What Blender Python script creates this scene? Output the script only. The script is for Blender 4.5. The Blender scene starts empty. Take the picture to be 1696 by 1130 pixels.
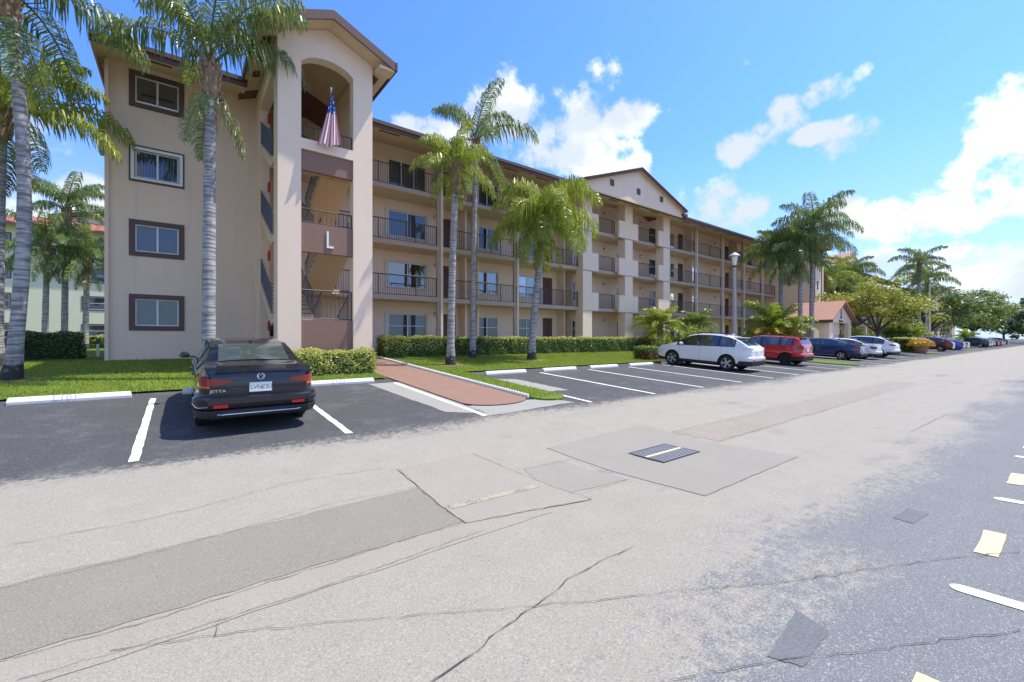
import bpy, bmesh, math, random
from mathutils import Vector, Matrix
R = math.radians
rnd = random.Random(7)
S = bpy.context.scene
C = S.collection

# ------------------------------------------------------------------ camera
# world frame: x runs along the facade, y towards the building, z up
FX, FY = 0.609, 0.7935            # camera heading
F_PX, CX, HY = 714.0, 848.0, 561.0
CAM_Z = 1.84
cam = bpy.data.cameras.new('Camera'); cam_o = bpy.data.objects.new('Camera', cam); C.objects.link(cam_o)
cam.sensor_width = 36.0; cam.lens = 36.0 * F_PX / 1696.0
cam.shift_y = -4.0 / 1696.0
cam.clip_start = 0.05; cam.clip_end = 3000
cam_o.location = (0, 0, CAM_Z)
cam_o.rotation_euler = (R(90), 0, -math.atan2(FX, FY))
S.camera = cam_o

# ------------------------------------------------------------------ light
SUN = Vector((0.50, -0.17, 1.0)).normalized()
sun = bpy.data.lights.new('Sun', 'SUN'); sun.energy = 2.6; sun.angle = R(0.55); sun.color = (1.0, 0.935, 0.80)
sun_o = bpy.data.objects.new('Sun', sun); C.objects.link(sun_o)
sun_o.rotation_euler = SUN.to_track_quat('Z', 'Y').to_euler()
sun_o.location = (20, -5, 40)
S.view_settings.view_transform = 'Standard'; S.view_settings.look = 'None'
S.view_settings.exposure = 1.42; S.view_settings.gamma = 1.0


class NT:
    """small helper to write node trees"""
    def __init__(self, tree):
        self.t = tree; tree.nodes.clear()
    def n(self, kind, ins=None, **kw):
        nd = self.t.nodes.new(kind)
        for k, v in kw.items(): setattr(nd, k, v)
        for k, v in (ins or {}).items():
            s = nd.inputs[k]
            if hasattr(v, 'is_linked') or isinstance(v, bpy.types.NodeSocket): self.t.links.new(v, s)
            else:
                if s.type == 'RGBA' and len(v) == 3: v = (*v, 1)
                s.default_value = v
        return nd
    def m(self, op, a, b=None, c=None, clamp=False):
        nd = self.t.nodes.new('ShaderNodeMath'); nd.operation = op; nd.use_clamp = clamp
        for i, v in enumerate((a, b, c)):
            if v is None: continue
            if isinstance(v, (int, float)): nd.inputs[i].default_value = v
            else: self.t.links.new(v, nd.inputs[i])
        return nd.outputs[0]
    def mix(self, f, a, b, blend='MIX'):
        nd = self.t.nodes.new('ShaderNodeMix'); nd.data_type = 'RGBA'; nd.blend_type = blend
        for s, v in ((nd.inputs[0], f), (nd.inputs[6], a), (nd.inputs[7], b)):
            if isinstance(v, bpy.types.NodeSocket): self.t.links.new(v, s)
            elif isinstance(v, (int, float)): s.default_value = v
            else: s.default_value = (*v[:3], 1)
        return nd.outputs[2]
    def noise(self, vec, scale, detail=4, rough=0.55, dist=0.0):
        nd = self.n('ShaderNodeTexNoise', {'Scale': scale, 'Detail': detail, 'Roughness': rough, 'Distortion': dist})
        if vec is not None: self.t.links.new(vec, nd.inputs['Vector'])
        return nd.outputs['Fac']
    def sstep(self, v, lo, hi, a=0.0, b=1.0):
        nd = self.n('ShaderNodeMapRange', {'Value': v, 'From Min': lo, 'From Max': hi, 'To Min': a, 'To Max': b},
                    interpolation_type='SMOOTHSTEP')
        return nd.outputs[0]
    def scale(self, vec, s):
        nd = self.n('ShaderNodeVectorMath', operation='MULTIPLY'); self.t.links.new(vec, nd.inputs[0]); nd.inputs[1].default_value = s
        return nd.outputs[0]


# ------------------------------------------------------------------ sky with clouds (by direction)
W = bpy.data.worlds.new('World'); S.world = W; W.use_nodes = True
nt = NT(W.node_tree)
sky = nt.n('ShaderNodeTexSky', sky_type='NISHITA', sun_disc=False, sun_elevation=math.asin(SUN.z),
           sun_rotation=math.atan2(SUN.x, SUN.y), altitude=0.0, air_density=1.0, dust_density=0.6, ozone_density=2.2)
dirv = nt.n('ShaderNodeTexCoord').outputs['Generated']
sep = nt.n('ShaderNodeSeparateXYZ', {0: dirv})
az = nt.m('ARCTAN2', sep.outputs[0], sep.outputs[1]); el = nt.m('ARCSINE', sep.outputs[2])
def px_dir(px, py):
    s = (px - CX) / F_PX; t = (HY - py) / F_PX
    return math.atan2(FX + FY * s, FY - FX * s), math.atan(t / math.hypot(1, s)), s
BLOBS = [  # cloud lobes: direction of the centre and extent
    (850, 205, 95, 62), (930, 205, 75, 72), (795, 205, 55, 42), (965, 240, 50, 45), (880, 258, 150, 26), (725, 212, 60, 16), (1000, 285, 45, 22),
    (1050, 195, 52, 24), (1225, 245, 36, 22), (1262, 222, 34, 20), (1300, 190, 34, 24), (1345, 165, 20, 14), (1385, 145, 44, 20), (1425, 122, 20, 12),
    (1425, 232, 58, 32), (1350, 222, 40, 13), (1180, 342, 92, 36), (1130, 325, 40, 22), (1060, 280, 30, 24), (1235, 345, 45, 20),
    (1660, 215, 62, 60), (1690, 160, 45, 40), (1625, 285, 62, 40), (1690, 300, 80, 60), (1590, 352, 105, 34), (1490, 368, 90, 36), (1395, 345, 34, 18),
    (1600, 432, 150, 30), (1470, 425, 80, 18), (1690, 470, 110, 26), (1560, 492, 150, 16), (1650, 520, 120, 12),
    (150, 325, 70, 34), (85, 215, 60, 40), (20, 330, 60, 60), (130, 200, 40, 22), (-120, 240, 130, 60)]
field = None
azel = nt.n('ShaderNodeCombineXYZ', {0: az, 1: el}).outputs[0]
for (px, py, rx, ry) in BLOBS:
    a0, e0, s0 = px_dir(px, py)
    ra = rx / F_PX / (1 + s0 * s0) * 1.12; re = ry / F_PX / math.hypot(1, s0) * 1.12
    v = nt.n('ShaderNodeVectorMath', {0: azel, 1: (1 / ra, 1 / re, 0), 2: (-a0 / ra, -e0 / re, 0)}, operation='MULTIPLY_ADD').outputs[0]
    d = nt.n('ShaderNodeVectorMath', {0: v, 1: v}, operation='DOT_PRODUCT').outputs['Value']
    field = d if field is None else nt.m('MINIMUM', field, d)
field = nt.m('SUBTRACT', 1.0, field)
field = nt.m('MAXIMUM', field, -1.2)
n_big = nt.noise(nt.scale(dirv, (1, 1, 2.0)), 2.3, 3, 0.5)
away = nt.sstep(nt.m('ABSOLUTE', nt.m('SUBTRACT', az, math.atan2(FX, FY))), R(53), R(66))
other = nt.m('SUBTRACT', nt.m('MULTIPLY', nt.m('SUBTRACT', n_big, 0.50), 9.0), nt.m('MULTIPLY', nt.m('SUBTRACT', 1.0, away), 4.0))  # clouds out of view, cover raised to add neutral fill light
field = nt.m('MAXIMUM', field, nt.m('MAXIMUM', other, -1.2))
n1 = nt.noise(dirv, 9.0, 9, 0.62); n2 = nt.noise(nt.scale(dirv, (1, 1, 1.5)), 5.0, 5, 0.5)
dens = nt.m('ADD', nt.m('MULTIPLY', nt.m('MINIMUM', field, 0.75), 0.62), nt.m('MULTIPLY', nt.m('SUBTRACT', n1, 0.495), 4.4))
mask = nt.m('MULTIPLY', nt.sstep(dens, 0.0, 0.75), nt.sstep(el, -0.01, 0.03))
lum = nt.sstep(nt.m('ADD', nt.m('MULTIPLY', n2, 1.0), nt.m('MULTIPLY', dens, -0.05)), 0.42, 0.70)
ccol = nt.mix(lum, (1.95, 2.18, 2.45), (4.4, 4.35, 4.25))
skyc = nt.mix(1.0, sky.outputs[0], (0.32, 0.50, 0.88), 'MULTIPLY')
haze = nt.sstep(el, 0.0, 0.42, 0.62, 0.0)
skyc = nt.mix(haze, skyc, (1.85, 2.08, 2.4))
final = nt.mix(mask, skyc, ccol)
bg = nt.n('ShaderNodeBackground', {'Color': final, 'Strength': 0.15})
wo = nt.n('ShaderNodeOutputWorld', {'Surface': bg.outputs[0]})
W.cycles.sampling_method = 'MANUAL'; W.cycles.sample_map_resolution = 512

# ------------------------------------------------------------------ materials
MATS = {}
def newmat(name):
    m = bpy.data.materials.new(name); m.use_nodes = True
    MATS[name] = m
    return m, NT(m.node_tree)
def out(n, sh): n.n('ShaderNodeOutputMaterial', {'Surface': sh})
def pmat(name, col, rough=0.8, var=0.10, vscale=1.5, bump=0.0, bscale=60.0, metal=0.0, spec=0.4, coat=0.0, fine=0.0, streak=0.0):
    m, n = newmat(name)
    co = n.n('ShaderNodeTexCoord').outputs['Object']
    f = n.noise(co, vscale, 5)
    lo = tuple(c * (1 - var) for c in col); hi = tuple(min(1, c * (1 + var)) for c in col)
    c = n.mix(f, lo, hi)
    if fine:
        f2 = n.noise(co, bscale, 2); c = n.mix(n.sstep(f2, 0.3, 0.7), c, tuple(x * (1 - fine) for x in col))
    if streak:
        f3 = n.noise(n.scale(co, (2.5, 2.5, 0.12)), 2.0, 4); c = n.mix(n.m('MULTIPLY', n.sstep(f3, 0.52, 0.8), streak), c, tuple(x * 0.55 for x in col))
    b = n.n('ShaderNodeBsdfPrincipled', {'Base Color': c, 'Roughness': rough, 'Metallic': metal, 'Specular IOR Level': spec, 'Coat Weight': coat})
    b.inputs['Coat Roughness'].default_value = 0.04
    if bump:
        bp = n.n('ShaderNodeBump', {'Strength': bump, 'Distance': 0.01, 'Height': n.noise(co, bscale, 3)})
        n.t.links.new(bp.outputs[0], b.inputs['Normal'])
    out(n, b.outputs[0]); return m
def leafmat(name, col, col2, trans=0.35, vscale=0.9, gloss=0.42):
    m, n = newmat(name)
    co = n.n('ShaderNodeNewGeometry').outputs['Position']
    f = n.noise(co, vscale, 3); f2 = n.noise(co, 14.0, 2)
    c = n.mix(n.sstep(n.m('ADD', n.m('MULTIPLY', f, 0.5), n.m('MULTIPLY', f2, 0.5)), 0.36, 0.64), col, col2)
    d = n.n('ShaderNodeBsdfPrincipled', {'Base Color': c, 'Roughness': gloss, 'Specular IOR Level': 0.45})
    tr = n.n('ShaderNodeBsdfTranslucent', {'Color': n.mix(0.35, c, (0.45, 0.55, 0.06))})
    mx = n.n('ShaderNodeMixShader', {0: trans, 1: d.outputs[0], 2: tr.outputs[0]})
    out(n, mx.outputs[0]); return m

def ground_mat():
    m, n = newmat('asphalt')
    pos = n.n('ShaderNodeNewGeometry').outputs['Position']
    sp = n.n('ShaderNodeSeparateXYZ', {0: pos}); y = sp.outputs[1]
    big = n.noise(n.scale(pos, (0.35, 1, 1)), 0.8, 6, 0.6); mid = n.noise(pos, 2.2, 6, 0.65)
    fine = n.noise(pos, 130, 3, 0.7); grit = n.noise(pos, 62, 4, 0.75)
    pale = n.mix(mid, (0.255, 0.234, 0.192), (0.335, 0.308, 0.254)); pale = n.mix(n.m('MULTIPLY', n.sstep(n.noise(pos, 0.9, 7, .7), .58, .74), .45), pale, (0.15, 0.14, 0.12))
    pale = n.mix(n.m('MULTIPLY', n.sstep(grit, 0.53, 0.66), 0.55), pale, (0.47, 0.44, 0.38)); pale = n.mix(n.m('MULTIPLY', n.sstep(grit, 0.46, 0.34), 0.6), pale, (0.14, 0.132, 0.118)); pale = n.mix(n.m('MULTIPLY', n.sstep(fine, 0.50, 0.38), 0.5), pale, (0.13, 0.122, 0.11))
    seal = n.mix(mid, (0.043, 0.045, 0.047), (0.066, 0.068, 0.070))
    seal = n.mix(n.m('MULTIPLY', n.sstep(n.noise(pos, 1.3, 6, .7), .50, .70), .35), seal, (0.16, 0.158, 0.15)); seal = n.mix(n.sstep(grit, 0.56, 0.68), seal, (0.27, 0.265, 0.255))
    seal = n.mix(n.m('MULTIPLY', n.sstep(fine, 0.55, 0.68), 0.6), seal, (0.15, 0.15, 0.155))
    seal2 = n.mix(mid, (0.118, 0.123, 0.127), (0.158, 0.163, 0.165))
    seal2 = n.mix(n.sstep(grit, 0.57, 0.70), seal2, (0.42, 0.42, 0.42))
    seal2 = n.mix(n.m('MULTIPLY', n.sstep(fine, 0.53, 0.67), 0.7), seal2, (0.45, 0.44, 0.43))
    wob = n.m('MULTIPLY', n.m('SUBTRACT', big, 0.5), 3.2); wob2 = n.m('MULTIPLY', n.m('SUBTRACT', grit, 0.5), 2.0)
    yy = n.m('ADD', y, n.m('ADD', wob, wob2))
    lot = n.sstep(n.m('ADD', y, n.m('ADD', n.m('MULTIPLY', wob, 0.4), n.m('ADD', n.m('MULTIPLY', wob2, 0.9), n.m('MULTIPLY', n.m('SUBTRACT', n.noise(pos, 10, 5, .75), .5), 1.8)))), 7.1, 7.6)
    near = n.sstep(n.m('ADD', yy, n.m('MULTIPLY', n.m('SUBTRACT', n.noise(pos, 10, 5, .75), .5), 2.0)), 1.65, 1.0)
    worn = n.m('MULTIPLY', n.sstep(n.m('ADD', big, n.m('MULTIPLY', n.m('SUBTRACT', grit, .5), .35)), 0.60, 0.70), 0.7)
    c = n.mix(worn, pale, seal2); c = n.mix(near, c, seal2); c = n.mix(lot, c, seal)
    far = n.sstep(sp.outputs[0], 60.0, 140.0)
    b = n.n('ShaderNodeBsdfPrincipled', {'Base Color': c, 'Roughness': 0.86, 'Specular IOR Level': 0.25})
    bp = n.n('ShaderNodeBump', {'Strength': 0.55, 'Distance': 0.006, 'Height': n.m('ADD', fine, grit)})
    n.t.links.new(bp.outputs[0], b.inputs['Normal']); out(n, b.outputs[0]); return m
ground_mat()
def patch_mat(name, a, b_, speck, sc=95):
    m, n = newmat(name)
    pos = n.n('ShaderNodeNewGeometry').outputs['Position']
    mid = n.noise(pos, 1.6, 6, 0.65); fine = n.noise(pos, sc, 3, 0.7)
    c = n.mix(mid, a, b_); c = n.mix(n.m('MULTIPLY', n.sstep(fine, 0.52, 0.68), 0.6), c, speck); c = n.mix(n.m('MULTIPLY', n.sstep(fine, 0.47, 0.34), 0.55), c, tuple(x * 0.5 for x in a))
    b = n.n('ShaderNodeBsdfPrincipled', {'Base Color': c, 'Roughness': 0.88, 'Specular IOR Level': 0.22})
    bp = n.n('ShaderNodeBump', {'Strength': 0.35, 'Distance': 0.004, 'Height': fine}); n.t.links.new(bp.outputs[0], b.inputs['Normal'])
    out(n, b.outputs[0]); return m
patch_mat('patch_grey', (0.185, 0.169, 0.137), (0.23, 0.211, 0.172), (0.33, 0.305, 0.26))
patch_mat('patch_pink', (0.24, 0.214, 0.178), (0.305, 0.274, 0.23), (0.40, 0.37, 0.325))
patch_mat('patch_pad', (0.225, 0.207, 0.174), (0.275, 0.254, 0.215), (0.35, 0.326, 0.285))
patch_mat('patch_brown', (0.215, 0.185, 0.15), (0.30, 0.262, 0.22), (0.40, 0.37, 0.33), 55)
patch_mat('patch_seal', (0.115, 0.12, 0.125), (0.15, 0.156, 0.162), (0.21, 0.213, 0.217))
patch_mat('concrete_grey', (0.23, 0.222, 0.198), (0.30, 0.29, 0.26), (0.55, 0.55, 0.54))
patch_mat('walk_red', (0.20, 0.122, 0.09), (0.26, 0.162, 0.122), (0.46, 0.25, 0.19), 40)
patch_mat('mulch', (0.17, 0.11, 0.07), (0.27, 0.19, 0.13), (0.36, 0.27, 0.2), 30)
def paint_mat(name, col, wear):
    m, n = newmat(name)
    pos = n.n('ShaderNodeNewGeometry').outputs['Position']
    f = n.m('ADD', n.m('MULTIPLY', n.noise(pos, 45, 4, 0.7), 0.6), n.m('MULTIPLY', n.noise(pos, 3.0, 3), 0.4))
    c = n.mix(n.sstep(f, wear, wear + 0.12), (*col,), (0.16, 0.165, 0.175))
    b = n.n('ShaderNodeBsdfPrincipled', {'Base Color': c, 'Roughness': 0.75, 'Specular IOR Level': 0.3}); out(n, b.outputs[0]); return m
paint_mat('white_paint', (0.80, 0.80, 0.78), 0.60)
paint_mat('yellow_paint', (0.58, 0.47, 0.28), 0.64)
paint_mat('faded_yellow', (0.36, 0.305, 0.205), 0.47)
def lawn_mat():
    m, n = newmat('lawn')
    pos = n.n('ShaderNodeNewGeometry').outputs['Position']
    a = n.noise(pos, 0.7, 5, 0.6); f = n.noise(pos, 30, 4, 0.7)
    c = n.mix(n.sstep(a, 0.35, 0.65), (0.14, 0.21, 0.022), (0.21, 0.28, 0.034)); c = n.mix(n.m('MULTIPLY', n.sstep(n.noise(pos, 1.9, 4, .65), .56, .72), .5), c, (0.26, 0.22, 0.08)); c = n.mix(n.sstep(f, 0.42, 0.62), (0.06, 0.105, 0.014), c)
    b = n.n('ShaderNodeBsdfPrincipled', {'Base Color': c, 'Roughness': 0.9, 'Specular IOR Level': 0.15})
    bp = n.n('ShaderNodeBump', {'Strength': 0.8, 'Distance': 0.03, 'Height': f}); n.t.links.new(bp.outputs[0], b.inputs['Normal']); out(n, b.outputs[0])
lawn_mat()
leafmat('grass_blade', (0.17, 0.25, 0.028), (0.31, 0.37, 0.05), 0.35, 1.2, 0.6)
leafmat('palm_leaf', (0.095, 0.15, 0.045), (0.21, 0.27, 0.09), 0.36, 0.9, 0.32)
leafmat('palm_leaf_yellow', (0.17, 0.24, 0.035), (0.42, 0.43, 0.06), 0.42, 0.9, 0.34)
leafmat('palm_dry', (0.20, 0.13, 0.06), (0.34, 0.25, 0.13), 0.2)
leafmat('palm_leaf_gold', (0.34, 0.27, 0.02), (0.52, 0.33, 0.02), 0.4)
leafmat('hedge_leaf', (0.065, 0.12, 0.022), (0.15, 0.22, 0.04), 0.25, 3.0)
leafmat('hedge_dark_leaf', (0.030, 0.062, 0.016), (0.065, 0.11, 0.025), 0.22, 3.0)
leafmat('hedge_gold_or_sunlit_leaf', (0.33, 0.36, 0.06), (0.56, 0.54, 0.16), 0.3, 3.0)  # variegated gold leaf; also colours the sunlit top of the long hedge
leafmat('tree_leaf', (0.065, 0.115, 0.028), (0.15, 0.20, 0.05), 0.3)
leafmat('tree_leaf_yellow', (0.22, 0.25, 0.035), (0.46, 0.42, 0.07), 0.35)
leafmat('croton_leaf', (0.16, 0.10, 0.02), (0.30, 0.07, 0.03), 0.2, 5.0)
leafmat('orange_leaf', (0.50, 0.24, 0.015), (0.62, 0.36, 0.03), 0.3, 5.0)
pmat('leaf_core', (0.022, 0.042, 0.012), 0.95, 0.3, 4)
def trunk_mat(name, lo, hi):
    m, n = newmat(name)
    co = n.n('ShaderNodeTexCoord').outputs['Object']
    ring = n.noise(n.scale(co, (0.8, 0.8, 9.0)), 2.0, 4, 0.6); f = n.noise(co, 7, 5, 0.6); st = n.noise(n.scale(co, (3, 3, 0.5)), 2.2, 3)
    c = n.mix(n.sstep(ring, 0.40, 0.58), tuple(x * .75 for x in lo), hi); c = n.mix(n.m('MULTIPLY', n.sstep(st, 0.5, 0.75), 0.5), c, tuple(x * 0.5 for x in lo))
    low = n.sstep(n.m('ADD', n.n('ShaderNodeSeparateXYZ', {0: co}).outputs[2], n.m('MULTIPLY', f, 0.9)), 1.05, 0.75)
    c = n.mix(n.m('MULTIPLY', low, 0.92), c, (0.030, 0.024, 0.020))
    b = n.n('ShaderNodeBsdfPrincipled', {'Base Color': c, 'Roughness': 0.9, 'Specular IOR Level': 0.2})
    bp = n.n('ShaderNodeBump', {'Strength': 0.6, 'Distance': 0.02, 'Height': n.m('ADD', ring, n.m('MULTIPLY', f, 0.5))}); n.t.links.new(bp.outputs[0], b.inputs['Normal']); out(n, b.outputs[0])
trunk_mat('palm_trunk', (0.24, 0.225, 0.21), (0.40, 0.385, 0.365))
pmat('palm_boot', (0.25, 0.17, 0.10), 0.95, 0.4, 9, 0.8, 25)
pmat('bark', (0.10, 0.08, 0.065), 0.95, 0.3, 6, 0.8, 20)
WALL = (0.79, 0.615, 0.45)
pmat('stucco', WALL, 0.92, 0.05, 0.7, 0.35, 55, spec=0.2, streak=0.18)
pmat('stucco_pale', (0.81, 0.64, 0.47), 0.92, 0.04, 0.7, 0.3, 55, spec=0.2, streak=0.08)
pmat('soffit', (0.70, 0.52, 0.35), 0.9, 0.04, 1.0, spec=0.2)
pmat('brown_panel', (0.26, 0.155, 0.115), 0.9, 0.06, 1.0, 0.3, 55, spec=0.2)
pmat('brown_trim', (0.12, 0.07, 0.055), 0.65, 0.08, 2.0)
pmat('roof_brown', (0.22, 0.10, 0.07), 0.85, 0.2, 6, 0.6, 12)
pmat('rail_metal', (0.085, 0.068, 0.058), 0.5, 0.05, 3)
pmat('rail_blue', (0.11, 0.12, 0.14), 0.5, 0.05, 3)
pmat('white_frame', (0.74, 0.73, 0.69), 0.5, 0.04, 3)
pmat('cream_frame', (0.62, 0.58, 0.47), 0.55, 0.05, 3)
pmat('door_brown', (0.13, 0.055, 0.042), 0.55, 0.1, 3)
pmat('tread', (0.33, 0.16, 0.12), 0.9, 0.1, 4)
pmat('post_beige', (0.70, 0.57, 0.43), 0.8, 0.05, 2)
pmat('post_brown', (0.44, 0.33, 0.25), 0.8, 0.05, 2)
pmat('concrete_white', (0.72, 0.71, 0.68), 0.85, 0.08, 3, 0.3, 40, fine=0.08)
pmat('concrete_post', (0.42, 0.40, 0.385), 0.9, 0.08, 3, 0.3, 60, fine=0.15)
pmat('iron', (0.075, 0.075, 0.08), 0.6, 0.2, 6, metal=0.3)
pmat('pit_shade_black', (0.006, 0.006, 0.007), 0.95, 0.1)
pmat('grey_metal', (0.35, 0.36, 0.37), 0.5, 0.08, 3, metal=0.4)
pmat('globe', (0.80, 0.78, 0.72), 0.3, 0.02)
pmat('red_enamel', (0.42, 0.03, 0.035), 0.35, 0.05)
pmat('green_wall', (0.66, 0.62, 0.46), 0.92, 0.05, 0.6, 0.2, 50, spec=0.2)
pmat('tile_red', (0.27, 0.105, 0.068), 0.8, 0.25, 5)
pmat('shingle_red', (0.37, 0.195, 0.145), 0.9, 0.18, 8, 0.5, 30)
pmat('curtain', (0.62, 0.61, 0.57), 0.9, 0.10, 6)
pmat('room', (0.035, 0.035, 0.037), 0.95, 0.3, 2)
pmat('terracotta', (0.36, 0.20, 0.13), 0.85, 0.15, 6)
pmat('letter_white', (0.78, 0.76, 0.70), 0.7, 0.03)
pmat('letter_faint', (0.45, 0.45, 0.44), 0.9, 0.2, 20)
pmat('letter_dark', (0.05, 0.035, 0.03), 0.7, 0.03)
def blind_mat(name, axis, freq, a, b_):
    m, n = newmat(name)
    sp = n.n('ShaderNodeSeparateXYZ', {0: n.n('ShaderNodeNewGeometry').outputs['Position']})
    v = n.m('SINE', n.m('MULTIPLY', sp.outputs[axis], freq))
    b = n.n('ShaderNodeBsdfPrincipled', {'Base Color': n.mix(n.sstep(v, -0.6, 0.5), a, b_), 'Roughness': 0.6}); out(n, b.outputs[0])
blind_mat('blind', 2, 150.0, (0.30, 0.31, 0.32), (0.62, 0.63, 0.63))
blind_mat('vertical_blind', 0, 75.0, (0.20, 0.20, 0.20), (0.60, 0.60, 0.58))
def glass_mat(name, tint, refl):
    m, n = newmat(name)
    fr = n.n('ShaderNodeFresnel', {'IOR': 1.5}).outputs[0]
    tr = n.n('ShaderNodeBsdfTransparent', {'Color': tint}); gl = n.n('ShaderNodeBsdfGlossy', {'Color': (0.9, 0.95, 1.0), 'Roughness': 0.02})
    mx = n.n('ShaderNodeMixShader', {0: n.m('ADD', n.m('MULTIPLY', fr, 0.8), refl, clamp=True), 1: tr.outputs[0], 2: gl.outputs[0]}); out(n, mx.outputs[0])
glass_mat('glass', (0.40, 0.44, 0.46), 0.05)
glass_mat('glass_sky', (0.30, 0.36, 0.45), 0.20)
glass_mat('glass_clear', (0.80, 0.84, 0.84), 0.07)

# ------------------------------------------------------------------ mesh helpers
class MB:
    def __init__(self): self.v = []; self.f = []; self.mi = []; self.cur = 0
    def add(self, vs, fs):
        o = len(self.v); self.v += [tuple(p) for p in vs]
        for f in fs: self.f.append(tuple(i + o for i in f)); self.mi.append(self.cur)
        return self
    def box(self, x0, x1, y0, y1, z0, z1):
        vs = [(x, y, z) for z in (z0, z1) for y in (y0, y1) for x in (x0, x1)]
        return self.add(vs, [(0, 2, 3, 1), (4, 5, 7, 6), (0, 1, 5, 4), (2, 6, 7, 3), (0, 4, 6, 2), (1, 3, 7, 5)])
    def quad(self, a, b, c, d): return self.add([a, b, c, d], [(0, 1, 2, 3)])
    def prism(self, poly, axis, a0, a1):
        """extrude a 2-D polygon; axis 'y': poly is (x,z); axis 'x': poly is (y,z); axis 'z': poly is (x,y)"""
        def P(p, a):
            return {'y': (p[0], a, p[1]), 'x': (a, p[0], p[1]), 'z': (p[0], p[1], a)}[axis]
        n = len(poly)
        vs = [P(p, a0) for p in poly] + [P(p, a1) for p in poly]
        fs = [tuple(range(n)), tuple(range(2 * n - 1, n - 1, -1))] + [(i, i + n, (i + 1) % n + n, (i + 1) % n) for i in range(n)]
        return self.add(vs, fs)
    def tube(self, pts, rad, seg=8, cap=True):
        pts = [Vector(p) for p in pts]; k = len(pts)
        rads = rad if isinstance(rad, (list, tuple)) else [rad] * k
        t0 = (pts[1] - pts[0]).normalized(); up = Vector((0, 0, 1)) if abs(t0.z) < 0.9 else Vector((1, 0, 0))
        u = t0.cross(up).normalized(); vs = []
        for i, p in enumerate(pts):
            t = (pts[min(i + 1, k - 1)] - pts[max(i - 1, 0)]).normalized()
            u = (u - t * u.dot(t)).normalized(); w = t.cross(u)
            for j in range(seg):
                a = 2 * math.pi * j / seg; vs.append(p + (u * math.cos(a) + w * math.sin(a)) * rads[i])
        fs = [(i * seg + j, i * seg + (j + 1) % seg, (i + 1) * seg + (j + 1) % seg, (i + 1) * seg + j) for i in range(k - 1) for j in range(seg)]
        if cap: fs += [tuple(range(seg))[::-1], tuple((k - 1) * seg + j for j in range(seg))]
        return self.add(vs, fs)
    def lathe(self, prof, c=(0, 0, 0), seg=16, axis='z'):
        vs = []; k = len(prof)
        for r, h in prof:
            for j in range(seg):
                a = 2 * math.pi * j / seg; x, y = r * math.cos(a), r * math.sin(a)
                p = (x, y, h) if axis == 'z' else ((h, x, y) if axis == 'x' else (x, h, y))
                vs.append((p[0] + c[0], p[1] + c[1], p[2] + c[2]))
        fs = [(i * seg + j, i * seg + (j + 1) % seg, (i + 1) * seg + (j + 1) % seg, (i + 1) * seg + j) for i in range(k - 1) for j in range(seg)]
        return self.add(vs, fs)
    def mesh(self, name, mats, smooth=False, fix=True):
        me = bpy.data.meshes.new(name); me.from_pydata(self.v, [], self.f)
        for m in (mats if isinstance(mats, (list, tuple)) else [mats]): me.materials.append(MATS[m])
        if any(self.mi): me.polygons.foreach_set('material_index', self.mi)
        if fix:
            b = bmesh.new(); b.from_mesh(me); bmesh.ops.recalc_face_normals(b, faces=b.faces); b.to_mesh(me); b.free()
        if smooth:
            me.polygons.foreach_set('use_smooth', [True] * len(me.polygons)); me.set_sharp_from_angle(angle=R(smooth if smooth > 1 else 40))
        me.update(); return me
    def build(self, name, mats, parent=None, smooth=False, fix=True):
        if parent is not None and not getattr(self, 'local', False):
            w = world_loc(parent); self.v = [(a - w[0], b - w[1], c - w[2]) for a, b, c in self.v]
        o = bpy.data.objects.new(name, self.mesh(name, mats, smooth, fix)); C.objects.link(o); o.parent = parent
        return o
def world_loc(o):
    v = Vector((0, 0, 0))
    while o is not None: v += o.location; o = o.parent
    return v
def LB():
    b = MB(); b.local = True; return b
def empty(name, loc, rz=0.0, rx=0.0):
    o = bpy.data.objects.new(name, None); C.objects.link(o); o.location = loc; o.rotation_euler = (rx, 0, rz); o.empty_display_size = 0.3
    return o
def tag(o, label, cat, group=None):
    o['label'] = label; o['category'] = cat
    if group: o['group'] = group
    return o
def struct(o): o['kind'] = 'structure'; return o
def copy_tree(o, parent=None):
    c = o.copy(); C.objects.link(c); c.parent = parent
    for ch in list(o.children): copy_tree(ch, c)
    return c
def text_mesh(name, txt, size, mat, parent, mtx, depth=0.004):
    cu = bpy.data.curves.new(name, 'FONT'); cu.body = txt; cu.size = size; cu.extrude = depth; cu.align_x = 'CENTER'; cu.align_y = 'CENTER'
    t = bpy.data.objects.new(name + '_curve', cu); C.objects.link(t)
    me = bpy.data.meshes.new_from_object(t.evaluated_get(bpy.context.evaluated_depsgraph_get()))
    bpy.data.objects.remove(t); me.materials.clear(); me.materials.append(MATS[mat])
    o = bpy.data.objects.new(name, me); C.objects.link(o); o.parent = parent; o.matrix_local = mtx
    return o
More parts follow.
